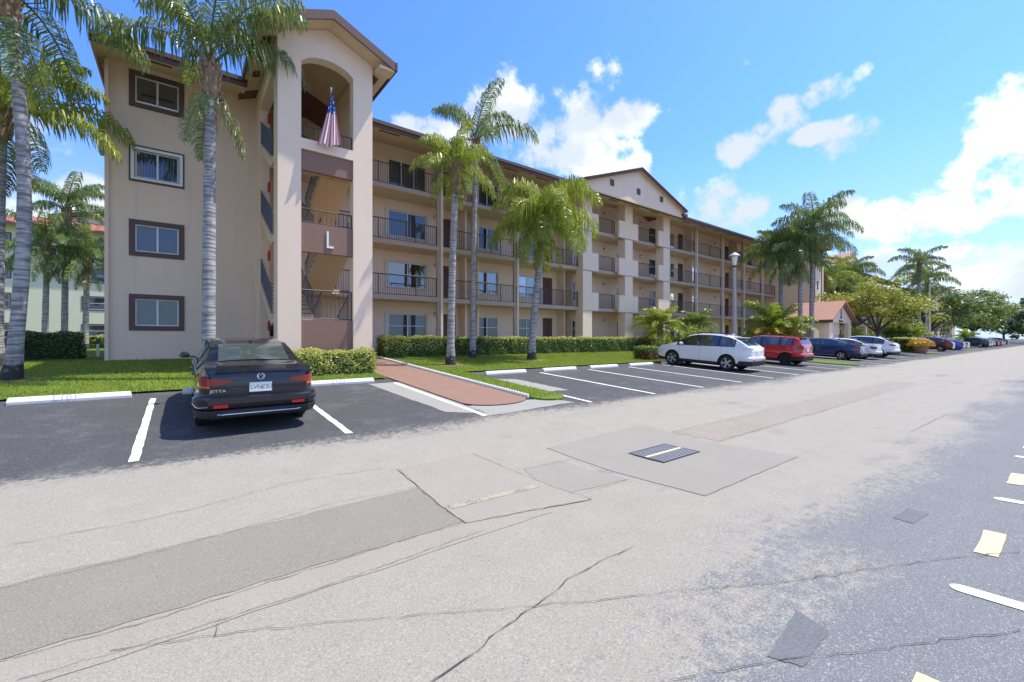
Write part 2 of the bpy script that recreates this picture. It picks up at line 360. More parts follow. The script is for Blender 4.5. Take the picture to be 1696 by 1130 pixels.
# ------------------------------------------------------------------ terrain: a shallow valley along the drain line
def gz(y):
    u = max(-8.0, min(22.0, y)) - 4.0
    return 0.0125 * u + 0.0475 * math.sqrt(u * u + 0.09) - 0.012
def steps(a, b, st):
    k = max(1, int(math.ceil((b - a) / st))); return [a + (b - a) * i / k for i in range(k + 1)]
def grid(mb, xs, ys, dz):
    o = [(x, y, gz(y) + dz) for y in ys for x in xs]; k = len(xs)
    mb.add(o, [(j * k + i, j * k + i + 1, (j + 1) * k + i + 1, (j + 1) * k + i) for j in range(len(ys) - 1) for i in range(k - 1)])
def rect(name, x0, x1, y0, y1, dz, mat):
    m = MB(); grid(m, steps(x0, x1, 8.0), steps(y0, y1, 0.25), dz); return struct(m.build(name, mat, fix=False))
def quad_sheet(name, c, dz, mat, nx=12, ny=10, wob=0.0):
    m = MB(); vs = []
    for j in range(ny + 1):
        for i in range(nx + 1):
            u, v = i / nx, j / ny
            x = (c[0][0] * (1 - u) + c[1][0] * u) * (1 - v) + (c[3][0] * (1 - u) + c[2][0] * u) * v
            y = (c[0][1] * (1 - u) + c[1][1] * u) * (1 - v) + (c[3][1] * (1 - u) + c[2][1] * u) * v
            if wob and (i in (0, nx) or j in (0, ny)): x += rnd.uniform(-wob, wob); y += rnd.uniform(-wob, wob)
            vs.append((x, y, gz(y) + dz))
    k = nx + 1
    m.add(vs, [(j * k + i, j * k + i + 1, (j + 1) * k + i + 1, (j + 1) * k + i) for j in range(ny) for i in range(nx)])
    return m.build(name, mat, fix=True)
def unproj(px, py):
    """ground point seen at a pixel of the photograph (used only to lay out the plan)"""
    s = (px - CX) / F_PX; t = (HY - py) / F_PX
    dx, dy = FX + FY * s, FY - FX * s; lo, hi = 0.3, 400.0
    for _ in range(60):
        k = (lo + hi) / 2
        if CAM_Z + t * k > gz(dy * k): lo = k
        else: hi = k
    return dx * lo, dy * lo
ys = [-400, -120, -40] + steps(-8, 22, 0.25) + [40, 90, 200, 700]
m = MB(); grid(m, [-500, -150, -50, -20, -5, 0, 5, 10, 20, 40, 80, 160, 320, 900], ys, 0.0); struct(m.build('ground', 'asphalt', fix=False))

# repair patches, pad, trench
def upq(*p): return [unproj(*q) for q in p]
struct(quad_sheet('road_patch', [(-6.0, 3.72), (3.05, 3.72), (2.75, 4.83), (-6.0, 4.66)], 0.004, 'patch_grey', 60, 10, 0.022))
struct(quad_sheet('road_patch', [(-6.0, 3.30), (3.1, 3.34), (3.06, 3.70), (-6.0, 3.70)], 0.004, 'patch_pink', 40, 4, 0.012))
struct(quad_sheet('road_patch', upq((772, 868), (980, 828), (782, 751), (658, 778)), 0.008, 'patch_pink', 16, 10, 0.012))
struct(quad_sheet('road_patch', upq((922, 822), (1040, 795), (925, 762), (868, 778)), 0.004, 'patch_pad', 8, 8, 0.01))
struct(quad_sheet('drain_pad', upq((1168, 822), (1322, 757), (1062, 704), (905, 742)), 0.006, 'patch_pad', 14, 12, 0.008))
struct(quad_sheet('road_trench', [unproj(1192, 732), (24.0, 3.95), (24.0, 4.65), unproj(1113, 716)], 0.004, 'patch_brown', 60, 6, 0.05))
x0, y0 = unproj(745, 842); x1, y1 = unproj(890, 806)
struct(quad_sheet('old_yellow_line', [(x0, y0 - .05), (x1, y1 - .05), (x1, y1 + .05), (x0, y0 + .05)], 0.012, 'faded_yellow', 12, 2))
pmat('crack', (0.075, 0.062, 0.05), 0.95, 0.4, 8)
def crack(px_pts, w=0.014, jit=0.014, dz=0.010):
    w *= .32
    P = [unproj(*p) for p in px_pts]; fine = []
    for a, b in zip(P, P[1:]):
        k = max(2, int(math.hypot(b[0] - a[0], b[1] - a[1]) / 0.07))
        for i in range(k): fine.append((a[0] + (b[0] - a[0]) * i / k + rnd.uniform(-jit, jit), a[1] + (b[1] - a[1]) * i / k + rnd.uniform(-jit, jit)))
    fine.append(P[-1]); mb = MB(); vs = []
    for i, p in enumerate(fine):
        q = fine[min(i + 1, len(fine) - 1)]; o = fine[max(i - 1, 0)]
        t = Vector((q[0] - o[0], q[1] - o[1])); t = t.normalized() if t.length > 1e-6 else Vector((1, 0)); ww = w * rnd.uniform(0.25, 1.1)
        for s in (-1, 1): x, y = p[0] - t.y * ww * s, p[1] + t.x * ww * s; vs.append((x, y, gz(y) + dz))
    mb.add(vs, [(2 * i, 2 * i + 1, 2 * i + 3, 2 * i + 2) for i in range(len(fine) - 1)])
    struct(mb.build('road_crack', 'crack'))
for pts, w in [([(10, 905), (190, 872), (330, 842), (480, 800), (640, 775)], .009), ([(0, 976), (280, 911), (560, 832), (700, 806)], .007),
               ([(0, 1098), (250, 1030), (450, 965), (640, 905), (775, 866)], .010), ([(30, 1128), (200, 1080), (370, 1028), (560, 965), (800, 880)], .008),
               ([(180, 1080), (420, 1045), (700, 1020), (900, 1004), (1130, 980), (1330, 962), (1500, 935), (1690, 915)], .009),
               ([(715, 1130), (800, 1070), (880, 1010), (950, 955), (1050, 905)], .013), ([(1110, 1128), (1300, 1095), (1470, 1075), (1690, 1045)], .009),
               ([(660, 778), (700, 815), (772, 868)], .013), ([(772, 868), (880, 846), (980, 829)], .010), ([(782, 752), (860, 785), (980, 828)], .013),
               ([(868, 778), (945, 762)], .007), ([(958, 820), (1040, 796)], .009), ([(905, 742), (1040, 795), (1168, 822)], .005), ([(1168, 822), (1322, 757)], .005),
               ([(1113, 716), (1220, 692), (1300, 672), (1400, 648), (1520, 622)], .012), ([(1192, 732), (1330, 690), (1440, 660), (1560, 628)], .012),
               ([(1508, 716), (1570, 686)], .016), ([(355, 1058), (365, 1025)], .009), ([(1350, 698), (1500, 716)], .006)]:
    crack(pts, w)
struct(quad_sheet('seal_patch', upq((1272, 1088), (1330, 1106), (1374, 1046), (1318, 1012)), 0.004, 'patch_seal', 10, 10, 0.006)); struct(quad_sheet('seal_patch', upq((1478, 858), (1512, 868), (1540, 852), (1502, 842)), 0.004, 'patch_seal', 6, 6, 0.006))
# lot markings
for x in (-3.25, -0.50, 2.30, 5.12): struct(quad_sheet('stall_line', [(x - .055, 7.6), (x + .055, 7.6), (x + .05, 12.5), (x - .05, 12.5)], 0.008, 'white_paint', 2, 24, 0.007))
for i in range(40):
    x = 8.37 + 2.752 * i
    if 33.5 < x < 34.5 or 57 < x < 69: continue
    struct(quad_sheet('stall_line', [(x - .05, 7.55), (x + .05, 7.55), (x + .05, 12.7), (x - .05, 12.7)], 0.008, 'white_paint', 2, 24, 0.006))
for i in range(24):
    x = 1.55 + 2.72 * i; mb = MB(); pr = []
    for k in range(9): a = math.pi * k / 8; pr.append((x + .06 * math.cos(a), .46 + .07 * math.sin(a)))
    pr = pr + [(x - .06, -4.6), (x + .06, -4.6)]
    mb.add([(a, b, gz(b) + .006) for a, b in pr], [tuple(range(len(pr)))]); struct(mb.build('stall_line', 'white_paint'))
    if i < 20: struct(quad_sheet('yellow_dash', [(x + .82, .36), (x + 1.47, .36), (x + 1.47, .49), (x + .82, .49)], 0.006, 'yellow_paint', 4, 2, 0.006))

# walkway, aprons, lawns
struct(rect('walkway', 5.30, 7.18, 8.9, 21.0, 0.030, 'walk_red'))
m = MB(); arc = [(6.24 + .94 * math.cos(a), 8.9 + .62 * math.sin(a)) for a in [math.pi + math.pi * i / 12 for i in range(13)]]
m.add([(x, y, gz(y) + .030) for x, y in arc], [tuple(range(13))]); struct(m.build('walkway_end', 'walk_red'))
struct(quad_sheet('walk_apron', [(4.55, 8.3), (5.30, 7.7), (5.30, 12.6), (4.35, 12.6)], 0.006, 'concrete_grey', 4, 20, 0.02))
struct(quad_sheet('walk_apron', [(5.0, 7.55), (8.0, 7.75), (7.6, 8.5), (5.30, 8.6)], 0.006, 'concrete_grey', 12, 6, 0.03))
struct(quad_sheet('walk_apron', [(8.35, 9.3), (9.2, 9.2), (9.1, 11.6), (8.3, 12.1)], 0.006, 'concrete_grey', 6, 12, 0.03))
struct(rect('lawn', -70, 2.3, 13.35, 21.0, 0.05, 'lawn')); struct(rect('lawn', -150, -2.2, 21.0, 75, 0.05, 'lawn'))
struct(rect('lawn', 2.3, 5.22, 13.35, 15.7, 0.05, 'lawn')); struct(rect('lawn', 7.26, 33.0, 13.75, 21.2, 0.05, 'lawn'))
struct(rect('lawn', 33.0, 140.0, 13.6, 21.2, 0.05, 'lawn')); struct(rect('lawn', 57.5, 150, 21.2, 70, 0.05, 'lawn'))
def nose(name, x0, x1, y0, y1):
    m = MB(); r = (x1 - x0) / 2; pr = [((x0 + x1) / 2 + r * math.cos(a), y0 + r + r * math.sin(a)) for a in [math.pi + math.pi * i / 14 for i in range(15)]]
    for i in range(15):
        pass
    ysn = steps(y0 + r, y1, 0.25); vs = [(x, y, gz(y) + .05) for x, y in pr]; m.add(vs, [tuple(range(15))]); m.add([(x, y, gz(y)) for x, y in pr] + vs, [(i, i + 1, i + 16, i + 15) for i in range(14)])
    grid(m, [x0, x1], ysn, .05)
    m.add([(x, y, gz(y) + d) for y in ysn for x, d in ((x0, 0), (x0, .05), (x1, 0), (x1, .05))], [(4 * i + k, 4 * i + k + 1, 4 * i + k + 5, 4 * i + k + 4) for i in range(len(ysn) - 1) for k in (0, 2)])
    return struct(m.build(name, 'lawn'))
nose('lawn_island', 7.26, 8.28, 8.15, 13.75); nose('lawn_island', 31.2, 33.9, 7.9, 13.6); nose('lawn_island', 58.5, 68.2, 8.6, 13.6); nose('lawn_island', 88.0, 99.0, 9.2, 13.6)
for x, y, r in ((8.9, 15.8, .75), (13.9, 16.5, .7), (-3.4, 16.5, .6), (11.6, 18.2, .45)):
    m = MB(); k = 16; pr = [(x + r * rnd.uniform(.8, 1.15) * math.cos(6.283 * i / k), y + r * rnd.uniform(.8, 1.15) * math.sin(6.283 * i / k)) for i in range(k)]
    m.add([(x, y, gz(y) + .062)] + [(a, b, gz(b) + .056) for a, b in pr], [(0, i + 1, (i + 1) % k + 1) for i in range(k)]); struct(m.build('mulch_bed', 'mulch'))
# scalloped edging beside the walk
m = MB()
y = 8.75
while y < 20.2:
    m.cur = 0; m.lathe([(0.0, .10), (.03, .098), (.05, .075), (.055, 0.0)], (7.22, y, gz(y) + .02), 6); y += .125
    m.cur = 1; m.box(7.19, 7.25, y - .09, y - .035, gz(y) + .0, gz(y) + .045)
tag(m.build('path_edging', ['concrete_white', 'bark']), 'white scalloped edging along the red walkway', 'edging')

# ------------------------------------------------------------------ storm drain
gx0, gx1, gy0, gy1 = 5.62, 6.62, 3.66, 4.30; gzv = gz(3.98) + .009
root = tag(empty('storm_drain', (6.12, 3.98, gzv)), 'rectangular iron storm drain grate in the road with a yellow stripe', 'drain')
m = MB(); m.box(gx0, gx1, gy0, gy0 + .03, gzv - .05, gzv + .016); m.box(gx0, gx1, gy1 - .03, gy1, gzv - .05, gzv + .016); m.box(gx0, gx0 + .03, gy0 + .03, gy1 - .03, gzv - .05, gzv + .016); m.box(gx1 - .03, gx1, gy0 + .03, gy1 - .03, gzv - .05, gzv + .016)
m.build('frame', 'iron', root)
m = MB(); m.box(gx0 + .03, gx1 - .03, gy0 + .03, gy1 - .03, gzv + .007, gzv + .0095); m.build('pit_shade_sheet', 'pit_shade_black', root)  # flat black sheet painted as the shade below the bars
for i in range(13):
    yb = gy0 + .045 + i * .0452; m = MB(); m.box(gx0 + .03, gx1 - .03, yb - .009, yb + .009, gzv + .0100, gzv + .0150); m.build('bar', 'grey_metal', root)
m = MB(); m.box(gx0 + .03, gx1 - .03, 3.955, 4.015, gzv + .0152, gzv + .0170); m.build('yellow_stripe', 'yellow_paint', root)

# ------------------------------------------------------------------ wheel stops
def wheel_stop(x0, txt, label):
    yc = 12.95; r = empty('wheel_stop', (x0 + .93, yc, gz(yc)), 0, math.atan(.06)); m = LB()
    m.prism([(-.09, 0), (.09, 0), (.09, .05), (.05, .125), (-.05, .125), (-.09, .05)], 'x', -.93, .93)
    # tapered ends
    m.v = [(x * (0.985 if z > .1 else 1.0), y, z) for x, y, z in m.v]
    m.build('block', 'concrete_white', r)
    if txt: text_mesh('stall_number', txt, .16, 'letter_faint', r, Matrix.Translation((-.1, -.071, .087)) @ Matrix.Rotation(R(62), 4, 'X') @ Matrix.Scale(1.25, 4, (1, 0, 0)), .001)
    tag(r, label, 'wheel stop', 'concrete wheel stops')
wheel_stop(-2.75, 'L101', 'white wheel stop with worn number left of the black sedan')
wheel_stop(0.02, 'L102', 'white wheel stop in front of the black sedan')
wheel_stop(2.77, 'L103', 'white wheel stop between the black sedan and the red walkway')
for i, lb in enumerate(('white wheel stop nearest the grass nose of the red walkway', 'second white wheel stop right of the red walkway', 'third white wheel stop right of the red walkway',
                        'fourth white wheel stop beside the white SUV', 'white wheel stop in front of the white SUV', 'white wheel stop right of the white SUV', 'white wheel stop left of the red hatchback', 'white wheel stop in front of the red hatchback')):
    wheel_stop(8.72 + 2.752 * i, None, lb)

# ------------------------------------------------------------------ building parts
FL = [1.20, 4.00, 6.735, 9.47]
YW, YB, YE, YG = 20.95, 22.2, 19.2, 20.62     # end wall, gallery back wall, eave, balcony edge
def wall_y(mb, x0, x1, z0, z1, y, holes, depth=0.14):
    xs = sorted({x0, x1} | {v for h in holes for v in h[:2]}); zs = sorted({z0, z1} | {v for h in holes for v in h[2:]})
    for a, b in zip(xs, xs[1:]):
        for c, d in zip(zs, zs[1:]):
            if any(h[0] - 1e-6 <= a and b <= h[1] + 1e-6 and h[2] - 1e-6 <= c and d <= h[3] + 1e-6 for h in holes): continue
            mb.quad((a, y, c), (b, y, c), (b, y, d), (a, y, d))
    for a, b, c, d in holes:
        for p, q in (((a, c), (b, c)), ((b, c), (b, d)), ((b, d), (a, d)), ((a, d), (a, c))):
            mb.quad((p[0], y, p[1]), (q[0], y, q[1]), (q[0], y + depth, q[1]), (p[0], y + depth, p[1]))
def ring(mb, x0, x1, z0, z1, y0, y1, w, wb=None):
    wb = wb or w
    mb.box(x0, x1, y0, y1, z1 - w, z1); mb.box(x0, x1, y0, y1, z0, z0 + wb); mb.box(x0, x0 + w, y0, y1, z0 + wb, z1 - w); mb.box(x1 - w, x1, y0, y1, z0 + wb, z1 - w)
def window(root, x0, x1, z0, z1, y, panes=2, back='blind', surround=None, mid=False, glass='glass', shutter=False, frame='white_frame'):
    m = MB(); ring(m, x0, x1, z0, z1, y + .03, y + .10, .045); pw = (x1 - x0) / panes
    for i in range(1, panes): m.box(x0 + pw * i - .028, x0 + pw * i + .028, y + .035, y + .095, z0 + .045, z1 - .045)
    if mid:
        zc = z0 + (z1 - z0) * .52
        for i in range(panes): m.box(x0 + pw * i + .045, x0 + pw * (i + 1) - .045, y + .04, y + .09, zc - .02, zc + .02)
    w = m.build('window', frame, root)
    for i in range(panes):
        m = MB(); a, b = x0 + pw * i + .03, x0 + pw * (i + 1) - .03; m.quad((a, y + .065, z0 + .03), (b, y + .065, z0 + .03), (b, y + .065, z1 - .03), (a, y + .065, z1 - .03)); m.build('pane', glass, w)
    m = MB(); m.quad((x0, y + .17, z0), (x1, y + .17, z0), (x1, y + .17, z1), (x0, y + .17, z1)); m.build('blind' if 'blind' in back else 'curtain' if back == 'curtain' else 'room_backing', back, w)
    if surround:
        m = MB(); s = surround; ring(m, x0 - s, x1 + s, z0 - s, z1 + s, y - .035, y + .03, s); m.build('surround', 'brown_trim', w)
    if shutter:
        m = MB(); e = .20
        for a, b in ((x0 - e, x0), (x1, x1 + e * .6)): m.box(a, b, y - .06, y - .004, z0 - .06, z1 + .06)
        m.box(x0, x1, y - .05, y - .004, z1 + .005, z1 + .06); m.box(x0, x1, y - .05, y - .004, z0 - .06, z0 - .005); m.build('shutter', 'cream_frame', w)
    return w
def door(root, x0, x1, z0, y):
    m = MB(); m.box(x0, x1, y + .06, y + .10, z0, z0 + 2.05)
    for a, b in ((.12, .45), (.55, .88)):
        for c, d in ((.15, .75), (.95, 1.45), (1.6, 1.9)): ring(m, x0 + (x1 - x0) * a, x0 + (x1 - x0) * b, z0 + c, z0 + d, y + .045, y + .06, .025)
    d_ = m.build('door', 'door_brown', root)
    m = MB(); m.lathe([(.0, -.05), (.03, -.045), (.03, -.01), (.015, 0)], (x0 + .10, y + .05, z0 + 1.0), 8, 'y'); m.build('handle', 'grey_metal', d_)
    return d_
def railing(root, pts, z0, z1, mat='rail_metal', sp=.105, posts=True, name='railing'):
    """pts: two (x,y) ends; may slope: z0/z1 given as pairs"""
    (xa, ya), (xb, yb) = pts; L = math.hypot(xb - xa, yb - ya)
    za0, zb0 = z0 if isinstance(z0, tuple) else (z0, z0); za1, zb1 = z1 if isinstance(z1, tuple) else (z1, z1)
    m = MB(); m.tube([(xa, ya, za1), (xb, yb, zb1)], .024, 4); m.tube([(xa, ya, za0 + .06), (xb, yb, zb0 + .06)], .016, 4)
    k = max(2, int(L / sp))
    for i in range(k + 1):
        t = i / k; x, y = xa + (xb - xa) * t, ya + (yb - ya) * t; a = za0 + (zb0 - za0) * t; b = za1 + (zb1 - za1) * t
        big = posts and (i in (0, k) or i % 17 == 0); r = .022 if big else .0075
        m.box(x - r, x + r, y - r, y + r, a + (0 if big else .06), b)
    return m.build(name, mat, root)
def wall_light(root, x, y, z):
    m = MB(); m.lathe([(.0, -.14), (.05, -.14), (.05, -.02), (.07, 0)], (x, y, z + .07), 10, 'y'); m.box(x - .07, x + .07, y - .16, y - .02, z + .08, z + .12); w = m.build('wall_light', 'brown_trim', root)
    m = MB(); m.lathe([(0.0, -.10), (.06, -.085), (.095, -.03), (.095, .03), (.06, .08), (0.0, .09)], (x, y - .12, z), 10); m.build('globe', 'globe', w, 60)

bl = tag(empty('apartment_building', (2.0, 22.0, 1.0)), 'long four-storey beige apartment block with gabled stair tower marked L', 'building', None)
XL, XT0, XT1, XR = -2.13, 2.48, 5.58, 53.6
# end block front wall with its four framed windows
wins = [(-1.34, -0.07, z0, z0 + 1.0) for z0 in (2.31, 5.045, 7.78, 10.51)]
m = MB(); wall_y(m, XL, XT0 + .3, .7, 12.1, YW, wins, .16); m.quad((XL, YW, .7), (XL, 33.5, .7), (XL, 33.5, 12.1), (XL, YW, 12.1)); m.build('end_wall', 'stucco', bl)
for i, (a, b, c, d) in enumerate(wins):
    w = window(bl, a, b, c, d, YW, 2, ('curtain', 'blind', 'vertical_blind', 'blind')[i], .17, glass=('glass', 'glass', 'glass', 'glass_sky')[i])
    if i == 2:
        m = MB(); ring(m, a - .12, b + .12, c - .1, d + .1, YW - .07, YW - .037, .1, .08); m.build('shutter_track', 'white_frame', w)
m = MB(); m.box(XL - .02, XL + .09, YW - .12, YW - .01, .85, 11.75); m.box(XL - .02, XL + .11, YW - .2, YW - .122, .80, .92); m.build('downspout', 'stucco', bl)
m = MB(); m.box(XL - .2, XL - .005, YW + .1, YW + .6, 8.5, 9.65); m.build('utility_box', 'grey_metal', bl)
# shell behind
m = MB(); m.box(XL + .02, XR + 3, 29.0, 33.4, .7, 12.1); m.build('rear_block', 'stucco', bl)

# gallery back wall: windows and doors per storey
UN = [  # (kind, x0, x1)
    ('w3', 8.75, 10.95), ('d', 11.95, 12.85), ('w2', 14.3, 15.9), ('w2', 17.5, 19.1), ('d', 19.7, 20.6), ('w2', 22.3, 23.5), ('n', 24.35, 24.75), ('w1', 27.6, 28.5), ('w1', 31.9, 32.9),
    ('w1', 35.1, 35.8), ('d', 36.3, 37.2), ('w2', 38.6, 40.0), ('d', 45.1, 46.0), ('w2', 47.4, 48.8), ('w1', 50.2, 51.4)]
holes = []; todo = []
for k, z in enumerate(FL):
    for kind, a, b in UN:
        if kind == 'd': holes.append((a, b, z, z + 2.06))
        elif kind == 'n': holes.append((a, b, z + .75, z + 1.95))
        else: holes.append((a, b, z + .62, z + 1.98))
        todo.append((kind, *holes[-1], k))
holes.append((3.0, 4.2, 1.9, 3.2)); m = MB(); wall_y(m, XT0, XR, .7, 12.3, YB, holes, .12); m.build('gallery_wall', 'stucco', bl)
window(bl, 3.0, 4.2, 1.9, 3.2, YB, 2, 'blind', mid=True)
backs = ['blind', 'room', 'vertical_blind', 'room', 'curtain']
for kind, a, b, c, d, k in todo:
    if kind == 'd': door(bl, a, b, c, YB)
    else:
        near = a < 24
        window(bl, a, b, c, d, YB, {'w3': 2 if k < 3 else 3, 'w2': 2, 'w1': 1, 'n': 1}[kind], 'blind' if k == 0 and kind == 'w3' else backs[int(a * 3 + k * 2) % 5], mid=(k < 2) or kind == 'w1',
               glass='glass_sky' if (k + int(a)) % 3 == 0 else 'glass', shutter=(kind == 'w3' and k < 3) or (kind == 'w2' and near and k in (1, 2)), frame='white_frame')
for k, z in enumerate(FL):
    for x in (11.5, 21.4, 26.0, 30.6, 34.4, 37.9, 43.0, 46.6, 49.6): wall_light(bl, x, YB - .005, z + 1.98)
    m = MB(); m.box(11.62, 11.74, YB - .12, YB - .004, z + .9, z + 1.3); m.build('fire_cabinet', 'red_enamel' if k % 2 else 'brown_trim', bl)
# inner partition fins that make the recessed doorways
for x in (13.05, 13.9, 21.0, 21.75, 37.4, 46.2):
    m = MB(); m.box(x, x + .10, YB - .75, YB - .003, .9, 12.2); m.build('partition', 'stucco', bl)
# slabs with dark edge
for z in FL[1:]:
    m = MB(); m.box(XT1 + .003, XR, YG, YB - .003, z - .19, z - .004); m.build('balcony_slab', 'soffit', bl)
    m = MB(); m.box(XT1 + .003, XR, YG - .03, YG - .002, z - .21, z + .02); m.build('slab_edge', 'post_brown', bl)
m = MB(); m.box(XT0, XR, YG - .3, YB - .003, .7, FL[0]); m.build('ground_slab', 'concrete_grey', bl)
# posts with downspouts; stepped piers in the pediment bay
POSTS = [10.97, 16.14, 36.6, 41.3, 45.7, 50.0]
for x in POSTS:
    m = MB(); m.box(x - .16, x - .02, YG - .02, YG + .13, 1.0, 11.80); m.build('post', 'post_brown', bl)
    m = MB(); m.box(x + .0, x + .13, YG - .12, YG - .035, 1.0, 11.62); m.build('downspout', 'post_beige', bl)
PIERS = [(22.0, 0, 1), (26.5, 1, 1), (31.4, 1, 0)]; YP = YG - .42
for x, l, r in PIERS:
    m = MB(); m.box(x - .45, x + .45, YP, YG + .25, .8, 11.85); m.build('pier', 'stucco_pale', bl)
    for z in FL[1:]:
        for s, on in ((-1, l), (1, r)):
            if on: m = MB(); a, b = sorted((x + s * .452, x + s * 1.12)); m.box(a, b, YP + .002, YP + .2, z - .2, z + 1.02); m.build('pier_parapet', 'stucco_pale', bl)
        m = MB(); m.box(x - (1.12 if l else .47), x + (1.12 if r else .47), YP - .025, YP - .003, z - .27, z - .2); m.build('pier_trim', 'post_brown', bl)
# railings bay by bay
edges = [XT1] + [10.97, 16.14, 22.0, 26.5, 31.4, 36.6, 41.3, 45.7, 50.0, XR]
for a, b in zip(edges, edges[1:]):
    da = .58 if a == 22.0 else 1.14 if a in (26.5,) else .5 if a == 31.4 else .06; db = .5 if b == 22.0 else 1.14 if b in (26.5, 31.4) else .2
    if a == 22.0: da = 1.14
    for z in FL[1:]: railing(bl, ((a + da, YG + .03), (b - db, YG + .03)), z, z + 1.03, sp=.115 if a < 30 else .14)
# eaves, soffit, roof
def soff(y): return 11.42 + .25 * (y - YE)
RP = .30
def roof_run(x0, x1, nm='roof', root=bl, yE=YE, yw=YB, board=True):
    m = MB(); m.quad((x0, yE, soff(YE)), (x1, yE, soff(YE)), (x1, yw + .1, soff(yw + .1)), (x0, yw + .1, soff(yw + .1))); m.build('soffit', 'soffit', root)
    m = MB()
    if board:
        m.box(x0, x1, yE - .05, yE - .002, soff(YE) - .02, 11.72); m.box(x0, x1, yE - .13, yE - .052, 11.56, 11.70); m.build('fascia', 'brown_trim', root)

    m = MB(); m.add([(x0, yE - .1, 11.73), (x1, yE - .1, 11.73), (x1, 27, 11.73 + RP * 7.8), (x0, 27, 11.73 + RP * 7.8), (x1, 35, 11.73), (x0, 35, 11.73)], [(0, 1, 2, 3), (3, 2, 4, 5)]); m.build(nm, 'roof_brown', root)
    k = int((x1 - x0) / 2.4)
    for i in range(k):
        xx = x0 + 1.1 + 2.4 * i; m = MB(); m.box(xx, xx + 1.0, yE + .30, yE + .42, soff(yE + .30) - .012, soff(yE + .30) + .02); m.build('soffit_vent', 'brown_trim', root)
roof_run(-2.35, 2.0); roof_run(6.16, 20.0); roof_run(20.0, 31.7, board=False); roof_run(31.7, 53.6)
m = MB(); m.add([(-2.35, YE, 11.45), (-2.35, 35, 11.45), (-2.35, 27, 14.0)], [(0, 1, 2)]); m.build('roof_gable', 'stucco', bl)
# pediment
gx0, gx1, gxm = 20.0, 31.7, 25.85
m = MB(); m.prism([(gx0 + .12, 11.42), (gx1 - .12, 11.42), (gx1 - .12, 11.84), (gxm, 13.78), (gx0 + .12, 11.84)], 'y', YE - .32, YE - .16); m.build('pediment', 'stucco', bl)
for s in (-1, 1):
    e = gx0 if s < 0 else gx1; m = MB()
    m.prism([(e, 11.72), (gxm, 13.72), (gxm, 13.88), (e - .0 * s, 11.88)], 'y', YE - .62, YE - .575); m.build('rake_fascia', 'brown_trim', bl); m = MB(); m.prism([(e, 11.80), (gxm, 13.80), (gxm, 13.87), (e, 11.87)], 'y', YE - .573, YE - .1); m.build('rake_soffit', 'soffit', bl)
    m = MB(); m.prism([(e + s * .08, 11.86), (gxm, 13.89), (gxm, 13.95), (e + s * .08, 11.92)], 'y', YE - .68, 26.0); m.build('pediment_roof', 'roof_brown', bl)
    m = MB(); m.box(e - .3, e + .3, YE - .5, YE - .17, 11.5, 11.72); m.build('eave_return', 'brown_trim', bl)
for x in (22.95, 25.85, 28.65):
    m = MB(); ring(m, x - .2, x + .2, 12.1, 12.52, YE - .35, YE - .322, .03)
    for i in range(6): m.box(x - .17, x + .17, YE - .345, YE - .322, 12.14 + .06 * i, 12.18 + .06 * i)
    m.build('gable_vent', 'brown_trim', bl)

# ------------------------------------------------------------------ stair tower
YT = 15.7; TX = 4.03
def gtop(x): return 12.52 - abs(x - TX) * .43
m = MB()
for a, b in ((XT0, 3.18), (4.89, XT1)): m.prism([(a, .6), (b, .6), (b, gtop(b)), (a, gtop(a))], 'y', YT, YT + .4)
N_ = 18; xs = [3.18 + 1.71 * i / N_ for i in range(N_ + 1)]
def arch(x): u = (x - 4.035) / .855; return 11.12 + .52 * math.sqrt(max(0, 1 - (u * .93) ** 2)) - .19
low = [(x, arch(x)) for x in xs]; top = [(4.89, gtop(4.89)), (TX, gtop(TX)), (3.18, gtop(3.18))]
m.prism(low + top, 'y', YT, YT + .4); m.box(3.18, 4.89, YT, YT + .4, 8.21, 8.56)
m.build('tower_front', 'stucco_pale', bl)
m = MB(); m.box(XT0, XT0 + .35, YT + .4, 16.45, .6, 11.75); m.box(XT0, XT0 + .35, 19.75, YB, .6, 11.9); m.box(XT0, XT0 + .35, 16.45, 19.75, 11.0, 11.8)
m.box(XT1 - .35, XT1, YT + .4, 16.45, .6, 11.75); m.box(XT1 - .35, XT1, 16.45, YG, 9.3, 11.8); m.build('tower_side', 'stucco', bl)
for nm, a, b in (('upper', 7.53, 8.205), ('mid', 4.78, 5.76), ('low', .6, 2.47)):
    m = MB(); m.box(3.183, 4.887, YT + .07, YT + .25, a, b); m.build('tower_panel', 'brown_panel', bl)
for a, b in ((8.56, 9.06), (5.76, 6.26), (2.47, 3.5)): railing(bl, ((3.2, YT + .17), (4.87, YT + .17)), a, b, sp=.13)
m = MB(); m.box(4.0, 4.06, YT + .035, YT + .068, 4.98, 5.55); m.box(4.06, 4.23, YT + .035, YT + .068, 4.98, 5.045); m.build('letter_sign', 'letter_white', bl)
